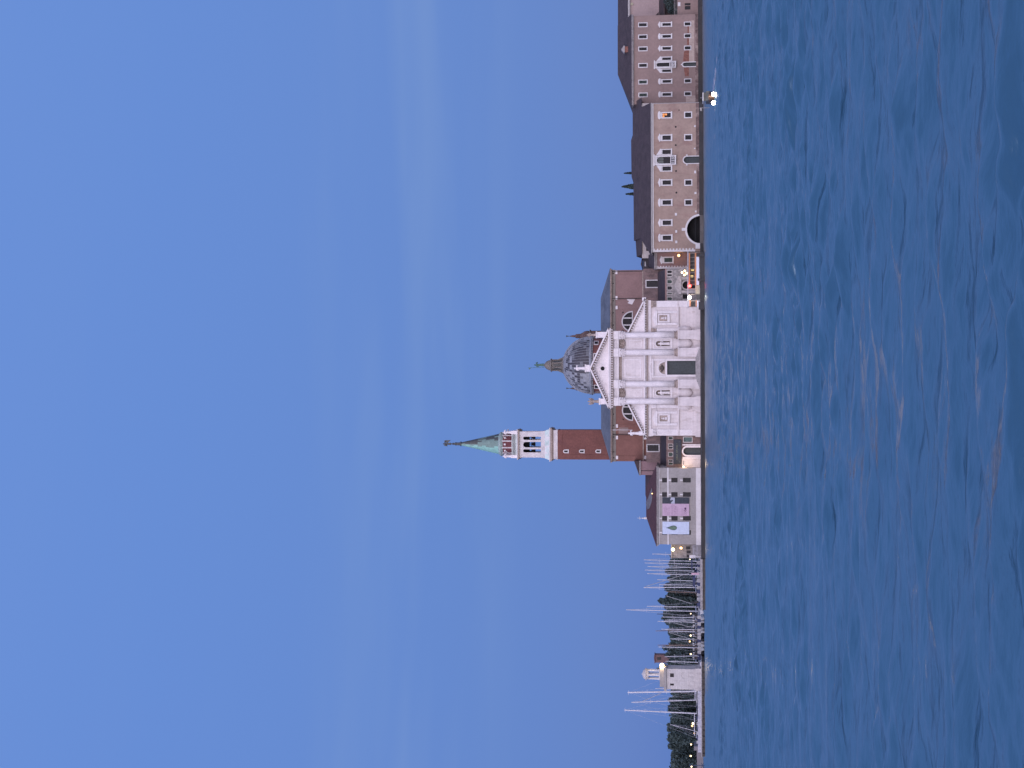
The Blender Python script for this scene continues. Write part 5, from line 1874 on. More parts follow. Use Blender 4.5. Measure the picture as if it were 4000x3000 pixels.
ev.lathe([(.35, zt - .4), (.3, zt + .3), (.12, zt + .6), (.2, zt + .9), (.06, zt + 1.1), (.04, zt + 2.2)], x, yr, 8)
ev.box(x - .35, x + .35, yr - .04, yr + .04, zt + 1.5, zt + 1.66)
ev.build('finial', TRIM, E.root)


def sheet(ya, yb, xa, xb, y):
    return E.X(yb, (xa + xb) / 2), E.X(ya, (xa + xb) / 2), E.Z(xb), E.Z(xa)


by = E.D - .3
bn = MB()
a, b_, c_, d_ = sheet(1943, 1966.8, 2587.5, 2692, by)
bn.box(a, b_, by, by + .06, c_, d_, 0)
# pale picture across the banner, with text lines above and below
bn.prism([(a, E.Z(2636)), (b_, E.Z(2636)), (b_, E.Z(2621)), (a + .9, E.Z(2618)), (a + .75, E.Z(2625)), (a, E.Z(2621))], by - .015, by - .002, 1)
bn.prism([(a + .45, E.Z(2625)), (a + .9, E.Z(2630)), (a + 1.05, E.Z(2622))], by - .025, by - .016, 2)
for i, xs_ in enumerate((2594, 2598, 2602, 2606, 2641, 2645, 2649, 2666, 2675, 2679)):
    fake_text(bn, a + .2, b_ - .2, E.Z(xs_ + 1), .17, by - .002, 3, 20 + i, .85)
tag(bn.build('banner', [BAN_D, M('pale print', (.38, .40, .48), var=.1), BAN_D, TXT_G]), 'narrow dark banner with a pale picture, hanging right next to the pink banner', 'banner', 'banners on the grey building')
bn = MB()
a, b_, c_, d_ = sheet(1967.4, 2015, 2587.5, 2692, by)
bn.box(a, b_, by, by + .06, c_, d_, 0)
for i, (xs_, l_, hh) in enumerate(((2599, .82, .28), (2604.5, .75, .28), (2610, .7, .22), (2615, .7, .22), (2627, 1.0, .34), (2635, .98, .3), (2641, .85, .3), (2646, .7, .2), (2664, .6, .15), (2668, .6, .15), (2672, .5, .13))):
    fake_text(bn, a + .2, a + .2 + (b_ - a - .35) * l_, E.Z(xs_), hh, by - .002, 1, 40 + i, .8)
for i in range(4):
    x = a + .45 + i * .52
    z = E.Z(2677)
    if i == 3: bn.prism(arcpts(x, z, .26, 0, 2 * PI, 12)[:-1], by - .016, by - .002, 2)
    else: bn.strip(arcpts(x, z, .26 - .04 * (i + 1), 0, 2 * PI, 12)[:-1], arcpts(x, z, .27, 0, 2 * PI, 12)[:-1], by - .016, by - .002, mi=1 if i < 2 else 2)
tag(bn.build('banner', [BAN_P, TXT_P, INK]), 'pink banner with mauve text and four small circles on the grey building', 'banner', 'banners on the grey building')
bn = MB()
a, b_, c_, d_ = sheet(2037.6, 2086.5, 2587.5, 2692, by)
bn.box(a, b_, by, by + .06, c_, d_, 0)
lc_ = E.X(2061.5, 2625)
lf = []
for i in range(15):
    t = i / 14
    wd_ = .62 * math.sin(PI * min(1, t * 1.15)) ** .8 * (1 if t < .75 else 1) + .05 if t < .8 else max(.02, .4 * (1 - t) * 2 - .05)
    lf.append((wd_, E.Z(2644) + (E.Z(2602) - E.Z(2644)) * t))
lf = [(.12, E.Z(2644)), (.38, E.Z(2642)), (.60, E.Z(2636)), (.62, E.Z(2629)), (.50, E.Z(2621)), (.25, E.Z(2613)), (.08, E.Z(2606)), (.01, E.Z(2601))]
bn.prism([(lc_ - w_, z) for w_, z in lf] + [(lc_ + w_, z) for w_, z in lf[::-1]], by - .015, by - .002, 2)
bn.prism([(lc_ - w_ * .72, z * 1 - .03) for w_, z in lf[1:6]] + [(lc_ + w_ * .72, z - .03) for w_, z in lf[1:6][::-1]], by - .025, by - .016, 1)
for i, xs_ in enumerate((2652, 2656)):
    fake_text(bn, lc_ - .8, lc_ + .8, E.Z(xs_), .14, by - .002, 3, 60 + i, .6)
tag(bn.build('banner', [BAN_W, LEAFG, LEAFD, M('faint letters', (.36, .41, .52), var=.05)]), 'white banner showing one green leaf-shaped emblem on the grey building', 'banner', 'banners on the grey building')

# rear houses between transept and grey building
E2 = Bld(425, 2540, 1830, 'pink_house', 'small pink rear house with sloping roof squeezed beside the red transept', 'building', ground=1.0)
ew = MB()
ew.box(E2.X(1855.5), E2.X(1802), E2.D, E2.D + 8, 1.0, E2.Z(2503))
ew.build('wall', M('muted pink stucco', (.24, .155, .165), var=.08), E2.root)
ew = MB()
ew.box(E2.X(1857), E2.X(1800), E2.D - .4, E2.D + 8.2, E2.Z(2503) + .003, E2.Z(2497))
ew.build('eaves', QUAYT, E2.root)
ew = MB()
ew.add([(E2.X(1857), E2.D - .5, E2.Z(2497) + .003), (E2.X(1800), E2.D - .5, E2.Z(2497) + .003), (E2.X(1800), E2.D + 8, E2.Z(2497) + .003), (E2.X(1857), E2.D + 8, E2.Z(2497) + .003), (E2.X(1800), E2.D - .5, E2.Z(2477)), (E2.X(1800), E2.D + 8, E2.Z(2477))],
       [(0, 1, 4), (0, 4, 5, 3), (1, 2, 5, 4), (2, 3, 5), (0, 3, 2, 1)])
ew.build('roof', ROOF, E2.root)
ew = MB()
ew.tube((E2.X(1839), E2.D - .1, E2.Z(2575)), (E2.X(1839), E2.D - .1, E2.Z(2502)), .08)
ew.build('drainpipe', BLACK, E2.root)
E3 = Bld(428, 2540, 1930, 'rear_hall', 'long low hall with dark roof behind the red roof of the grey building', 'building', ground=1.0)
ew = MB()
ew.box(E3.X(2012), E3.X(1856), E3.D, E3.D + 10, 1.0, E3.Z(2548))
ew.build('wall', M('rear hall plaster', (.10, .06, .065), var=.3, scale=.5), E3.root)
ew = MB()
roof_gable(ew, E3.X(2014), E3.X(1856), E3.D, E3.D + 10, E3.Z(2548) + .004, P(2521, 1930, E3.D + 5)[1], hip0=6)
ew.build('roof', M('brown dark tiles', (.06, .035, .04), var=.3, fine=4, finev=.3), E3.root)
sk = MB()
zs_ = lambda xs: P(xs, 1950, 405.5)[1]
xs2 = lambda ys: P(2530, ys, 405.5)[0]
# worn grey patch of roofing on the near slope: lies on the slope of the grey building's roof
pa = []
for ys, xs_ in ((1990, 2531), (1965, 2524), (1948, 2532), (1908, 2547), (1945, 2548), (1960, 2546), (1985, 2538)):
    # intersect the ray with the front roof plane
    y0p, z0p, y1p, z1p = E.D - .7, ze, yr, zr
    best = None
    for it in range(60):
        Dd = y0p + (y1p - y0p) * it / 59
        xx, zz2 = P(xs_, ys, Dd)
        zp = z0p + (z1p - z0p) * (Dd - y0p) / (y1p - y0p)
        if best is None or abs(zz2 - zp) < best[0]: best = (abs(zz2 - zp), xx, Dd, zp)
    pa.append((best[1], best[2], best[3] + .12))
n_ = len(pa)
sk.add(pa + [(p[0], p[1], p[2] - .1) for p in pa], [tuple(range(n_)), tuple(range(2 * n_ - 1, n_ - 1, -1))] + [(i, i + n_, (i + 1) % n_ + n_, (i + 1) % n_) for i in range(n_)])
sk.build('grey_roof_patch', M('grey roof sheet', (.14, .13, .14), var=.2, scale=1), E.root)
wall_lamp(2547.5, 1928, 399.5, .16, 'tiny warm lamp on the eaves of the dark red roof', LAMPW, 0, None)

# rough stone harbour building beyond the grey one
H = Bld(404, 2680, 2152, 'harbour_house', 'low rough grey stone harbour house lit by two round lamps at the marina edge', 'building', ground=1.0)
hw_ = MB()
hw_.box(H.X(2180), H.X(2127.5), H.D, H.D + 10, 1.0, H.Z(2625))
hw_.build('wall', ROUGH, H.root)
hw_ = MB()
hw_.box(H.X(2182), H.X(2127), H.D - .4, H.D + 10.3, H.Z(2625) + .003, H.Z(2621))
hw_.build('parapet', QUAYT, H.root)
for a_, b_2 in ((2172, 2690), (2156, 2690), (2140, 2688)):
    g = MB()
    x = H.X(a_, b_2)
    g.box(x - .4, x + .4, H.D - .05, H.D - .003, H.Z(b_2 + 8), H.Z(b_2 - 8))
    g.build('window', GLASS, H.root)
ral = MB()
for q_ in range(10):
    x = P(2710, 2132 + q_ * 5, 396)[0]
    ral.tube((x, 396, 1.1), (x, 396, 3.2), .05, n=5)
ral.box(P(2710, 2178, 396)[0], P(2710, 2131, 396)[0], 395.95, 396.05, 3.1, 3.22)
ral.box(P(2710, 2178, 396)[0], P(2710, 2131, 396)[0], 395.95, 396.05, 2.1, 2.2)
tag(ral.build('railing', RAILW), 'white tubular railing on the quay in front of the rough stone harbour house', 'railing')
wall_lamp(2629, 2146.5, 402.8, .46, 'largest glowing round lamp on the rough harbour house, nearest the roof', LAMPH, 90, (1, .68, .36), 'harbour house lamps')
wall_lamp(2660.5, 2140.5, 402.8, .34, 'smaller glowing lamp below the large one on the rough harbour house', LAMPW, 30, (1, .68, .36), 'harbour house lamps')

# ------------------------------------------------------------------ marina breakwaters
bw = MB()
xa, xb = P(2740, 2379, 395)[0], P(2740, 2181, 395)[0]
bw.box(xa, xb - .02, 393.6, 397, -1.5, .72, 0)
bw.box(xa - .1, xb - .02, 393.3, 397.2, .722, 1.18, 1)
bw.box(xa, xb - .02, 396.2, 397, 1.182, 1.32, 1)
tag(bw.build('breakwater', [QUAYB, QUAYT]), kind='structure')
ta = Bld(420, 2680, 2650, 'lighthouse', 'square pale stone lighthouse with open columned lantern and small dome', 'lighthouse', ground=1.0)
TR = ta.root
Dl = 420.0
x0_, x1_ = ta.X(2693.5, 2670), ta.X(2614, 2670)
dep = x1_ - x0_
for yc, w_, a, b_ in ((2638, 15, 2617.5, 2632.5), (2674, 8, 2617.5, 2632.5)):
    win(ta, yc, a, b_, w_, fr=0, sill=False, bars=True)
tw = MB()
shell(tw, x0_, x1_, Dl, Dl + dep, 1.0, ta.Z(2602.6), ta.holes)
tw.box(x0_ - .25, x1_ + .25, Dl - .25, Dl + dep + .25, 1.0, 2.6)
tw.strip(arcpts(ta.X(2640, 2660), ta.Z(2672), .72, PI, 0, 10), arcpts(ta.X(2640, 2660), ta.Z(2672), .95, PI, 0, 10), Dl - .12, Dl - .003, closed=False)
for yc in (2637, 2672):
    tw.strip(rect(ta.X(yc + 7), ta.X(yc - 7), ta.Z(2710), ta.Z(2690)), rect(ta.X(yc + 9), ta.X(yc - 9), ta.Z(2712), ta.Z(2688)), Dl - .1, Dl - .003)
tw.build('tower_wall', LHST, TR)
tw = MB()
tw.box(x0_ - .55, x1_ + .55, Dl - .55, Dl + dep + .55, ta.Z(2602.6) + .003, ta.Z(2598))
tw.box(x0_ - .35, x1_ + .35, Dl - .35, Dl + dep + .35, ta.Z(2598) + .002, ta.Z(2593))
tw.box(ta.X(2685, 2585), ta.X(2607, 2585), Dl + .5, Dl + dep - .5, ta.Z(2593) + .002, ta.Z(2577))
tw.build('ledge', GREY, TR)
lx, ly = ta.X(2641, 2550), Dl + dep / 2
sL = ta.s
tw = MB()
for q_ in range(6):
    a = PI / 6 + q_ * PI / 3
    px_, py_ = lx + 18 * sL * math.cos(a), ly + 18 * sL * math.sin(a)
    tw.tube((px_, py_, ta.Z(2577)), (px_, py_, ta.Z(2532)), .26, .22, 10)
tw.lathe([(22 * sL, ta.Z(2577)), (22 * sL, ta.Z(2574))], lx, ly, 20)
tw.build('lantern_columns', TRIM, TR)
tw = MB()
tw.lathe([(20.5 * sL, ta.Z(2532)), (21 * sL, ta.Z(2524)), (24 * sL, ta.Z(2523)), (24 * sL, ta.Z(2520)), (20 * sL, ta.Z(2519)), (18 * sL, ta.Z(2514)), (12 * sL, ta.Z(2510)), (4 * sL, ta.Z(2508)), (1 * sL, ta.Z(2505))], lx, ly, 20)
tw.build('lantern_dome', LHST, TR, smooth=False)
wall_lamp(2586, 2599, 421, .62, 'brilliant warm floodlight on the corner ledge of the pale lighthouse', LAMPH, 500, (1, .72, .40))
# second tower, farther
tb_ = Bld(612, 2600, 2573, 'distant_turret', 'red-brown turret top rising behind the marina beside the floodlight', 'tower', ground=.9)
t3 = MB()
x0_, x1_ = tb_.X(2589), tb_.X(2558)
t3.box(x0_, x1_, 612, 615.4, .9, tb_.Z(2559))
t3.build('tower_wall', M('red brown stone', (.14, .085, .085), var=.2), tb_.root)
t3 = MB()
t3.box(x0_ - .25, x1_ + .25, 611.7, 615.7, tb_.Z(2559) + .003, tb_.Z(2556.5))
t3.lathe([(1.4, tb_.Z(2556.5)), (1.1, tb_.Z(2555)), (.2, tb_.Z(2554))], (x0_ + x1_) / 2, 613.7, 12)
t3.build('roof', M('red cap', (.12, .07, .075)), tb_.root)
t3 = MB()
t3.box(tb_.X(2578, 2575), tb_.X(2567, 2575), 611.9, 611.99, tb_.Z(2582), tb_.Z(2567))
t3.build('window', GLASS, tb_.root)
bw = MB()
xa, xb = P(2740, 2950, 418)[0], P(2740, 2581, 418)[0]
bw.box(xa, xb, 416.5, 432, -1.5, .78, 0)
bw.box(xa - .1, xb + .1, 416.2, 432.2, .782, 1.0, 1)
for q_ in range(int((xb - xa) / 1.6)):
    xx = xa + .6 + q_ * 1.6
    bw.box(xx, xx + .22, 416.0, 416.48, -1.5, .7, 0)
tag(bw.build('breakwater', [QUAYB, QUAYT]), kind='structure')
pp_ = MB()
xa2 = P(2740, 2936, 418)[0]
xb2 = P(2740, 2697, 418)[0]
pp_.box(xa2, xb2, 417.0, 417.4, 1.003, 1.95)
pp_.box(P(2740, 2600, 418)[0], xb - .2, 417, 417.4, 1.003, 1.4)
tag(pp_.build('parapet_wall', RAILW), 'low whitish parapet wall along the breakwater past the pale lighthouse', 'wall')
# far grey jetty wall at the picture edge
jt = MB()
jt.box(P(2720, 3150, 480)[0], P(2720, 2928, 480)[0], 480, 482, -.8, 2.0)
jt.box(P(2720, 2944, 470)[0], P(2720, 2928, 470)[0], 474, 479.9, -.8, 2.9)
tag(jt.build('jetty_wall', M('grey jetty', (.20, .18, .19), var=.15)), 'long grey jetty wall standing beyond the tip of the breakwater', 'wall')
bc = MB()
x, z = P(2725, 2990, 440)
bc.tube((x, 440, -.5), (x, 440, 3.8), .12)
bc.tube((x - .7, 440, .2), (x + .7, 440, .9), .1)
bc.tube((x + .7, 440, .2), (x - .7, 440, .9), .1)
bc.ball((x, 440, 4.0), .35)
tag(bc.build('channel_marker', M('dark marker', (.05, .07, .12))), 'dark channel marker post in the water by the corner of the photo', 'marker')


# ------------------------------------------------------------------ sailing boats
def hull_mesh(mb, x, y, z, Lh, bw_, fb, ang, mi=0, mi2=1):
    """pointed hull along direction ang, with deck"""
    n = 10
    c, s2 = math.cos(ang), math.sin(ang)
    top, bot = [], []
    sec = []
    for i in range(n + 1):
        t = i / n
        w_ = bw_ / 2 * (math.sin(PI * min(1, .25 + t * .75)) ** .6 if t < 1 else 0.01)
        w_ = max(w_, .02)
        u = (t - .5) * Lh
        sh_ = fb * (1 + .35 * t * t)
        row = []
        for (k1, zz) in ((-1, sh_), (-.8, fb * .35), (-.2, -.35), (.2, -.35), (.8, fb * .35), (1, sh_)):
            vx, vy = u, k1 * w_
            row.append((x + vx * c - vy * s2, y + vx * s2 + vy * c, z + zz))
        sec.append(row)
    v = [p for r in sec for p in r]
    fs = []
    for i in range(n):
        for j in range(5):
            fs.append((i * 6 + j, i * 6 + j + 1, (i + 1) * 6 + j + 1, (i + 1) * 6 + j))
    mb.add(v, fs + [tuple(range(6)), tuple(n * 6 + j for j in range(5, -1, -1))], mi)
    for i in range(n):
        mb.add([sec[i][0], sec[i][5], sec[i + 1][5], sec[i + 1][0]], [(0, 1, 2, 3)], mi2)


def sailboat(top, base, D_, label, mastm=ALU, hullm=WHITE, Lh=9, fb=1.0, ang=None, stay=None, thick=.125, boom=True, canvas=None, spread=2):
    xb_, _ = P(base[0], base[1], D_)
    xt_, zt_ = P(top[0], top[1], D_)
    t = empty('sailboat', (xb_, D_, 0), label, 'sailboat', 'sailing boats in the marina')
    ang = (PI / 2 + uni(-.35, .35)) * random.choice((-1, 1)) if ang is None else ang
    h = MB()
    hull_mesh(h, xb_, D_, 0, Lh, Lh * .3, fb, ang)
    h.build('hull', [hullm, OFFW], t)
    h = MB()
    c, s2 = math.cos(ang), math.sin(ang)
    hull_mesh(h, xb_ - c * .3, D_ - s2 * .3, fb + .05, Lh * .45, Lh * .16, .45, ang)
    h.build('cabin', OFFW, t)
    h = MB()
    h.tube((xb_, D_, fb * .8), (xt_, D_, zt_), thick, thick * .75, 7)
    mo = h.build('mast', mastm, t)
    h = MB()
    for q_ in range(spread):
        f = .45 + .27 * q_
        zz = fb + (zt_ - fb) * f
        xx = xb_ + (xt_ - xb_) * f
        h.tube((xx - .7, D_, zz), (xx + .7, D_, zz), .035, n=4)
    for sg in (-1, 1):
        h.tube((xb_ + sg * Lh * .14, D_, fb), (xt_, D_, zt_ - .3), .018, n=3)
    h.tube((xb_ + c * Lh * .48, D_ + s2 * Lh * .48, fb), (xt_, D_, zt_ - .2), .022, n=3)
    h.tube((xb_ - c * Lh * .48, D_ - s2 * Lh * .48, fb), (xt_, D_, zt_ - .2), .02, n=3)
    h.build('rigging', mastm, mo)
    if boom:
        h = MB()
        h.tube((xb_, D_, fb + 1.2), (xb_ - c * Lh * .42, D_ - s2 * Lh * .42, fb + 1.25), .13, n=6)
        h.build('boom', canvas or mastm, t)
    if stay:
        h = MB()
        h.tube((*[P(stay[0], stay[1], D_)[0]], D_ - .4, P(stay[0], stay[1], D_)[1]), (*[P(stay[2], stay[3], D_)[0]], D_ - .4, P(stay[2], stay[3], D_)[1]), .09, n=5)
        h.build('furled_sail', OFFW, t)
    return t


ordn = ['first', 'second', 'third', 'fourth', 'fifth', 'sixth', 'seventh', 'eighth', 'ninth', 'tenth', 'eleventh', 'twelfth', 'thirteenth', 'fourteenth', 'fifteenth', 'sixteenth', 'seventeenth', 'eighteenth', 'nineteenth', 'twentieth']
boats = [((2548, 2164), (2702, 2168), {}), ((2515, 2186.5), (2702, 2192.6), {}), ((2518, 2199), (2702, 2203), {'canvas': NAVY}), ((2530, 2213), (2702, 2217), {}), ((2519, 2226.7), (2700, 2230), {'canvas': NAVY}),
         ((2529, 2240.6), (2702, 2246), {}), ((2567.7, 2264), (2704, 2270), {'canvas': NAVY}), ((2575, 2283), (2704, 2286), {}), ((2515, 2295), (2712, 2293.5), {'stay': (2520, 2291, 2710, 2232), 'thick': .17, 'Lh': 12}),
         ((2600, 2311), (2704, 2315), {'mastm': WOODM}), ((2527.5, 2368), (2704, 2371), {'stay': (2603, 2327, 2704, 2358)}), ((2446, 2382), (2712, 2387.5), {'thick': .15, 'Lh': 12}), ((2566, 2398.6), (2705, 2400), {'mastm': BRONZE}),
         ((2588, 2410), (2704, 2412), {}), ((2597, 2422), (2704, 2421.6), {}), ((2569, 2427), (2704, 2430), {'stay': (2632, 2432, 2703, 2450)}), ((2584, 2457.7), (2705, 2458.6), {}), ((2561, 2464.6), (2705, 2459), {'mastm': WOODM}),
         ((2613, 2468), (2705, 2465), {'stay': (2614, 2470, 2704, 2497)}), ((2619, 2495.7), (2704, 2497), {}), ((2569, 2520), (2704, 2520), {'mastm': WOODM}), ((2571, 2527), (2702, 2530), {}), ((2597, 2565), (2708, 2561), {}), ((2600, 2583), (2706, 2587), {'thick': .13})]
for i, (tp, bs2, kw) in enumerate(boats):
    D_ = 455 + (i * 7 % 5) * 9
    if i in (8, 11): lb = {8: 'sailboat with thick tall mast and a long furled sail slanting down to the navy canopies', 11: 'sailboat with the tallest mast in the marina, rising beside the highest tree'}[i]
    else:
        j = i if i < 8 else (i - 1 if i < 11 else i - 2)
        mk = 'brown wooden-masted' if kw.get('mastm') is WOODM else ('dark-masted' if kw.get('mastm') is BRONZE else 'white')
        if i <= 7: lb = '%s sailboat, %s mast counted from the rough stone harbour house' % (mk, ordn[i])
        else: lb = '%s sailboat, %s mast along the pontoon counted from the pale lighthouse' % (mk, ordn[23 - i])
    sailboat(tp, bs2, D_, lb, **kw)
# big yachts past the lighthouse
sailboat((2452, 2705), (2709, 2699.5), 436, 'large sailing yacht with dark hull and thick white mast touching the pale lighthouse', hullm=BLACK, Lh=16, fb=1.7, ang=PI * .98, thick=.26, stay=(2510, 2738, 2583, 2707), spread=3)
sailboat((2466.6, 2743.4), (2705, 2733), 440, 'white two-stayed yacht, middle mast of the three beyond the lighthouse', Lh=13, fb=1.4, ang=PI * 1.0, thick=.17, stay=(2616, 2733, 2690, 2734))
sailboat((2439, 2773.8), (2710, 2786.9), 438, 'large white yacht with the leaning mast farthest from the lighthouse', Lh=15, fb=1.6, ang=PI * .03, thick=.2, spread=3)
sailboat((2619, 2830.3), (2716, 2861.5), 440, 'small boat with a strongly slanted thin mast and white pennant over the breakwater', Lh=7, fb=1.0, thick=.09, spread=0)
sailboat((2606, 2700), (2706, 2701), 470, 'short-masted sailboat half hidden behind the dark-hulled yacht', Lh=8, mastm=WOODM)
sailboat((2560, 2690), (2706, 2688), 472, 'sailboat whose mast shows just behind the lighthouse lantern', Lh=9)

# motorboats moored stern-to at the pontoon
mots = [2412, 2425, 2438, 2451, 2466, 2479, 2492, 2506, 2519, 2533, 2547, 2560, 2572]
proto = None
for i, ys in enumerate(mots):
    D_ = 428
    x, _ = P(2740, ys, D_)
    if i < 3:
        t = empty('motorboat', (x, D_, 0), 'x', 'motorboat', 'small motorboats along the pontoon')
        h = MB()
        hull_mesh(h, x, D_, 0, 5.2, 1.7, .75, -PI / 2)
        h.build('hull', [[WHITE, OFFW, BLACK][i], OFFW], t)
        h = MB()
        h.box(x - .5, x + .5, D_ + .2, D_ + 1.6, .76, 1.55)
        h.prism([(x - .45, 1.552), (x + .45, 1.552), (x + .38, 1.95), (x - .38, 1.95)], D_ + .3, D_ + .5)
        h.build('cabin', [OFFW, NAVY, OFFW][i], t)
        if i == 0: protos = []
        protos.append(t)
    else:
        t = copy_tree(protos[(i * 2 + i // 3) % 3])
        t.location = (x, D_ + uni(-1, 1), 0)
    t['label'] = '%s small motorboat along the pontoon counted from the tree end of the stone quay' % ordn[i]
# second row behind, pale hull ends
for i, ys in enumerate((2196, 2208, 2222, 2238, 2252, 2266, 2280, 2298, 2312, 2328, 2342, 2358)):
    x, _ = P(2725, ys, 424)
    t = copy_tree(protos[(i + i // 4) % 3])
    t.location = (x, 424 + uni(-2, 2), .15)
    t['label'] = '%s small motorboat behind the stone quay counted from the rough harbour house' % ordn[i]
    t['group'] = 'motorboats behind the stone quay'
for i, ys in enumerate((2710, 2728, 2748, 2768, 2790, 2812, 2834, 2852, 2872, 2892, 2908)):
    x, _ = P(2725, ys, 433.5)
    t = copy_tree(protos[(i + i // 2) % 3])
    t.location = (x, 434.5 + uni(0, 1.5), .3)
    t['label'] = '%s small motorboat behind the breakwater parapet counted from the lighthouse' % ordn[i]
    t['group'] = 'motorboats behind the breakwater'
# mooring posts with white caps
pj = MB()
x0_, x1_ = P(2740, 2578, 432)[0], P(2740, 2404, 432)[0]
pj.box(x0_, x1_, 432.3, 434, .55, .95)
for q_ in range(14):
    xx = x0_ + (x1_ - x0_) * (q_ + .5) / 14
    pj.tube((xx, 433, -.8), (xx, 433, .6), .14)
tag(pj.build('pontoon', M('pontoon planks', (.12, .10, .10), var=.3)), 'long low floating pontoon where the small motorboats are tied', 'pontoon')
pa_ = None
k_i = 0
for q_ in range(20):
    ys = 2406 + q_ * 9
    x, z = P(2709 + (q_ % 3), ys, 431)
    if pa_ is None:
        pa_ = empty('mooring_post', (x, 431, -.8), 'x', 'mooring post', 'white-capped posts of the pontoon')
        h = MB(); h.tube((x, 431, -.8), (x, 431, z - .25), .12); h.build('post', M('wooden post', (.14, .11, .10), var=.3), pa_)
        h = MB(); h.lathe([(.17, z - .25), (.18, z + .05), (.05, z + .3)], x, 431, 8); h.build('cap', TRIM, pa_)
        t = pa_
    else:
        t = copy_tree(pa_); t.location = (x, 431 + (q_ % 2), -.8 + uni(-.1, .12))
    t['label'] = '%s white-capped mooring post of the pontoon counted from the stone quay' % (ordn[q_])
# canopies: navy and pink sheet behind the quay
cv = MB()
for (ya, yb, xa, xb) in ((2188, 2228, 2700, 2705), (2250, 2296, 2706, 2716), (2228, 2236, 2712, 2724)):
    a, z1_ = P(xa, yb, 412); b2, z0_ = P(xb, ya, 412)
    cv.prism([(a, z0_), (b2, z0_), (b2 - .4, z1_), (a + .4, z1_)], 412, 415)
tag(cv.build('boat_canopy', NAVY), 'navy blue boat canopies stretched behind the stone quay under the masts', 'canopy')
cv = MB()
a, z1_ = P(2701, 2245, 400); b2, z0_ = P(2731, 2238, 400)
cv.box(a, b2, 400, 400.12, z0_, z1_)
tag(cv.build('hanging_banner', SAILP), 'small pink upright sheet hanging above the stone quay of the marina', 'banner')
cv = MB()
a, z1_ = P(2693, 2180, 399); b2, z0_ = P(2717, 2168.5, 399)
cv.box(a, b2, 399, 399.2, z0_, z1_)
cv.tube(((a + b2) / 2, 399.1, 1.1), ((a + b2) / 2, 399.1, z0_), .08)
tag(cv.build('notice_board', TRIM), 'white notice board on the quay end beside the rough harbour house', 'sign')

# lamps along the marina
for i, (xs_, ys_, r_, lb, mt_) in enumerate(((2695, 2185, .2, 'small white lamp under the masts closest to the harbour house', LAMPH), (2698, 2397, .22, 'small white lamp near the stern of the dark gap in the quay', LAMPH),
                                          (2698, 2482.5, .33, 'round warm lamp beside the yellow one behind the pontoon', LAMPH), (2694.5, 2505.5, .34, 'yellowish lamp behind the pontoon, half way along', LAMPW), (2698, 2555, .3, 'round warm lamp behind the pontoon close to the lighthouse', LAMPH),
                                          (2707, 2826, .42, 'larger of the two orange lamps past the yachts', LAMPH), (2704, 2835.5, .42, 'orange lamp right below the larger one past the yachts', LAMPW), (2712.5, 2864, .3, 'small orange lamp at the foot of the slanted mast', LAMPW),
                                          (2699.5, 2908, .3, 'white lamp in front of the dark trees near the breakwater tip', LAMPH), (2698, 2953, .34, 'bright warm lamp in the dark trees past the breakwater tip', LAMPH), (2701, 2994.5, .32, 'warm lamp in the trees at the very corner of the photo', LAMPH))):
    wall_lamp(xs_, ys_, 443 if i != 5 else 430, r_ * .68, lb, mt_, 0, None, 'lamps along the marina', stem=1.5, name='street_lamp')

# ------------------------------------------------------------------ landing stage
LD = 389.0
V = Bld(LD, 2710, 1090, 'boat_landing', 'long floating ferry landing stage with orange bands and black pontoon hull', 'landing stage', ground=0)
vX = lambda ys: P(2710, ys, LD)[0]
vZ = V.Z
RV = V.root
h = MB()
h.slab([(vX(1208), LD + .6), (vX(1200), LD), (vX(984), LD), (vX(984), LD + 3.9), (vX(1208), LD + 3.9)], -.6, vZ(2735.5))
h.build('pontoon_hull', BLACK, RV)
h = MB()
h.box(vX(1201), vX(983), LD - .3, LD + 4.2, vZ(2688.5), vZ(2685.5))
h.box(vX(1127), vX(983), LD - .1, LD + 4.0, vZ(2690) , vZ(2688.7))
h.build('roof', RAILW, RV)
h = MB()
h.box(vX(1122), vX(988), LD, LD + .2, vZ(2695.5), vZ(2690.2))
h.box(vX(1113), vX(988), LD, LD + .2, vZ(2720), vZ(2714.5))
h.box(vX(1197), vX(1174), LD, LD + .2, vZ(2698), vZ(2693))
h.box(vX(1197), vX(1174), LD, LD + .2, vZ(2722), vZ(2717))
h.build('orange_bands', ORANGE, RV)
h = MB()
h.box(vX(1113), vX(1003), LD + .02, LD + .18, vZ(2731), vZ(2720.2))
h.box(vX(1200), vX(1174), LD + .02, LD + .18, vZ(2728), vZ(2722.2))
h.build('white_panels', PANELW, RV)
h = MB()
h.box(vX(1113), vX(988), LD + 1.6, LD + 1.7, vZ(2714), vZ(2696))
h.box(vX(1196), vX(1175), LD + 1.6, LD + 1.7, vZ(2716.5), vZ(2698.5))
h.build('cabin_interior', CABIN, RV)
h = MB()
for i in range(9):
    ys = 990 + i * 15
    if ys > 1112: break
    h.box(vX(ys) - .06, vX(ys) + .06, LD + .04, LD + .16, vZ(2714.3), vZ(2695.7))
for ys in (1127, 1150, 1174, 1198, 985):
    h.box(vX(ys) - .08, vX(ys) + .08, LD + .3, LD + .46, vZ(2735), vZ(2688.8))
h.build('posts', M('steel posts', (.2, .17, .15), var=.2), RV)
h = MB()
h.box(vX(1082), vX(1074), LD + .9, LD + 1.0, vZ(2708), vZ(2697.5))
h.box(vX(1057), vX(1051), LD + 1.2, LD + 1.3, vZ(2711), vZ(2699))
h.build('lit_sign', YEL, RV)
h = MB()
h.box(vX(1147), vX(1131), LD + .2, LD + 1.4, vZ(2733), vZ(2716.5))
h.box(vX(1130.6), vX(1114), LD + .25, LD + 1.4, vZ(2733), vZ(2716))
h.build('ticket_box', BEIGE, RV)
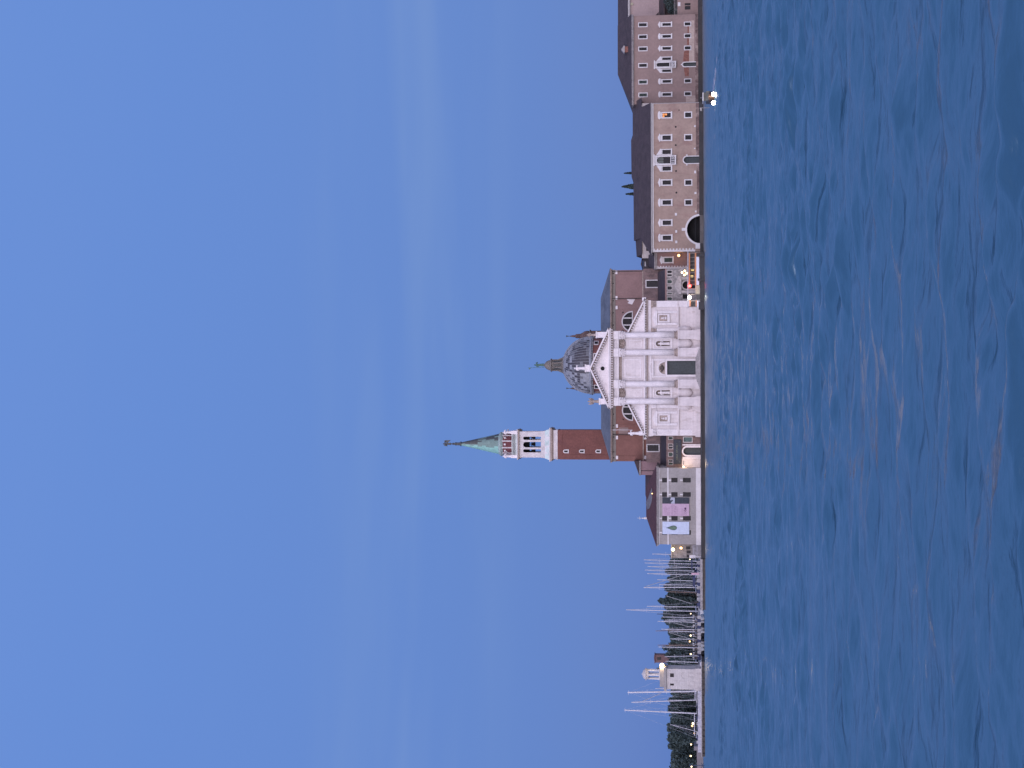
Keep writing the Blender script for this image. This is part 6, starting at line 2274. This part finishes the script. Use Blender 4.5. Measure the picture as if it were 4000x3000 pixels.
for i, (ya, yb, xt) in enumerate(((992, 1003, 2723), (1088, 1097, 2725), (1179, 1210, 2729))):
    h = MB()
    h.box(vX(yb), vX(ya), LD - .5, LD - .02, .1, vZ(xt))
    h.build('bumper', BLACK, RV)
h = MB()
for q_ in range(26):
    ys = 1148 + q_ * 1.0
    h.tube((vX(ys), LD + .5, vZ(2734)), (vX(ys), LD + .5, vZ(2722)), .03, n=4)
h.box(vX(1174), vX(1148), LD + .46, LD + .54, vZ(2722), vZ(2721))
h.build('railing', BRONZE, RV)
wall_lamp(2694.5, 1117, LD - .4, .38, 'red signal lamp under the roof of the boat landing', REDL, 25, (1, .1, .05), name='signal_lamp')
wall_lamp(2694, 1162, LD - .4, .42, 'bright white lamp at the open end of the boat landing', HEAD, 60, (1, .95, .8), name='landing_lamp')
# lamp standards on the forecourt
lx, lz = P(2673, 1066, 399)
t = empty('lamp_standard', (lx, 399, 1.1), 'lamp standard with a cluster of glowing globes behind the boat landing', 'lamp')
h = MB()
h.tube((lx, 399, 1.1), (lx, 399, lz), .09)
for dx_, dz_ in ((-.55, -.1), (.55, -.2), (0, .5), (0, -.6)): h.tube((lx, 399, lz - .3), (lx + dx_, 399 - .1, lz + dz_), .04, n=5)
h.build('lamp_post', BLACK, t)
for dx_, dz_ in ((-.55, .0), (.5, -.15), (.1, .6), (-.1, -.65)):
    h = MB()
    h.ball((lx + dx_, 398.8, lz + dz_), .27, 8)
    h.build('lamp_globe', LAMPH, t, smooth=True)
point('light', (lx, 397.8, lz), 90, (1, .66, .36), .5)
wall_lamp(2651.5, 998, 414.8, .38, 'orange wall lamp on the narrow pink bay above the boat landing', LAMPW, 80, (1, .55, .25))

# ------------------------------------------------------------------ motor launch on the water
BD = 228.0
bx, _ = P(2780, 381, BD)
t = empty('motor_launch', (bx, BD, 0), 'motor launch heading this way with two glaring headlights', 'motorboat')
h = MB()
bx3 = bx * (BD + 3) / BD
hull_mesh(h, bx3, BD + 3, 0, 7.0, 2.1, .75, -PI / 2 - .15)
h.build('hull', [TEAK, OFFW], t)
h = MB()
h.box(bx3 - .72, bx3 + .72, BD + 1.5, BD + 4.5, .85, 1.35)
h.prism([(bx3 - .72, 1.352), (bx3 + .72, 1.352), (bx3 + .6, 1.75), (bx3 - .6, 1.75)], BD + 2.2, BD + 2.3)
h.build('cabin', BRONZE, t)
h = MB()
h.box(bx3 - .65, bx3 + .65, BD + 2.1, BD + 4.6, 1.752, 1.86)
h.build('cabin_roof', WHITE, t)
h = MB()
h.tube((bx - .8, BD + 4, .8), (bx - .8, BD + 4, 2.3), .04)
h.tube((bx + .75, BD + 4, .8), (bx + .75, BD + 4, 2.2), .04)
h.prism([(bx - .8, 2.0), (bx - 1.25, 1.95), (bx - 1.25, 2.2), (bx - .8, 2.3)], BD + 4, BD + 4.03)
h.build('flagpole', QUAYT, t)
for ys in (368, 402):
    hx, hz = P(2787, ys, BD - .9)
    h = MB()
    h.ball((hx, BD - .9, hz), .30, 8)
    h.build('headlight', HEAD, t, smooth=True)
    h = MB()
    h.tube((hx, BD - .8, hz), ((hx + bx) / 2, BD + .8, .72), .06)
    h.build('light_bracket', BLACK, t)
point('light', (bx, BD - 2, .9), 300, (1, .9, .8), .4)
fo = MB()
for q_ in range(110):
    a = rnd() ** .8
    x, _ = P(2790, 352 - a * 48 + uni(-6, 6), BD + 3)
    yy = BD - 8 + a * 30 + uni(-12, 12)
    r_ = uni(.1, .3)
    fo.ball((x + a * 1.5, yy, .06), r_, 5, sz=.12, sx=1.6)
for q_ in range(26):
    x, _ = P(2790, 412 + rnd() ** 2 * 120, BD + 4)
    fo.ball((x, BD + 4 + uni(-4, 4), .03), uni(.1, .25), 5, sz=.1, sx=1.6)
tag(fo.build('boat_wake', ROCK), 'broken white foam trailing behind the motor launch', 'wake', kind='stuff')
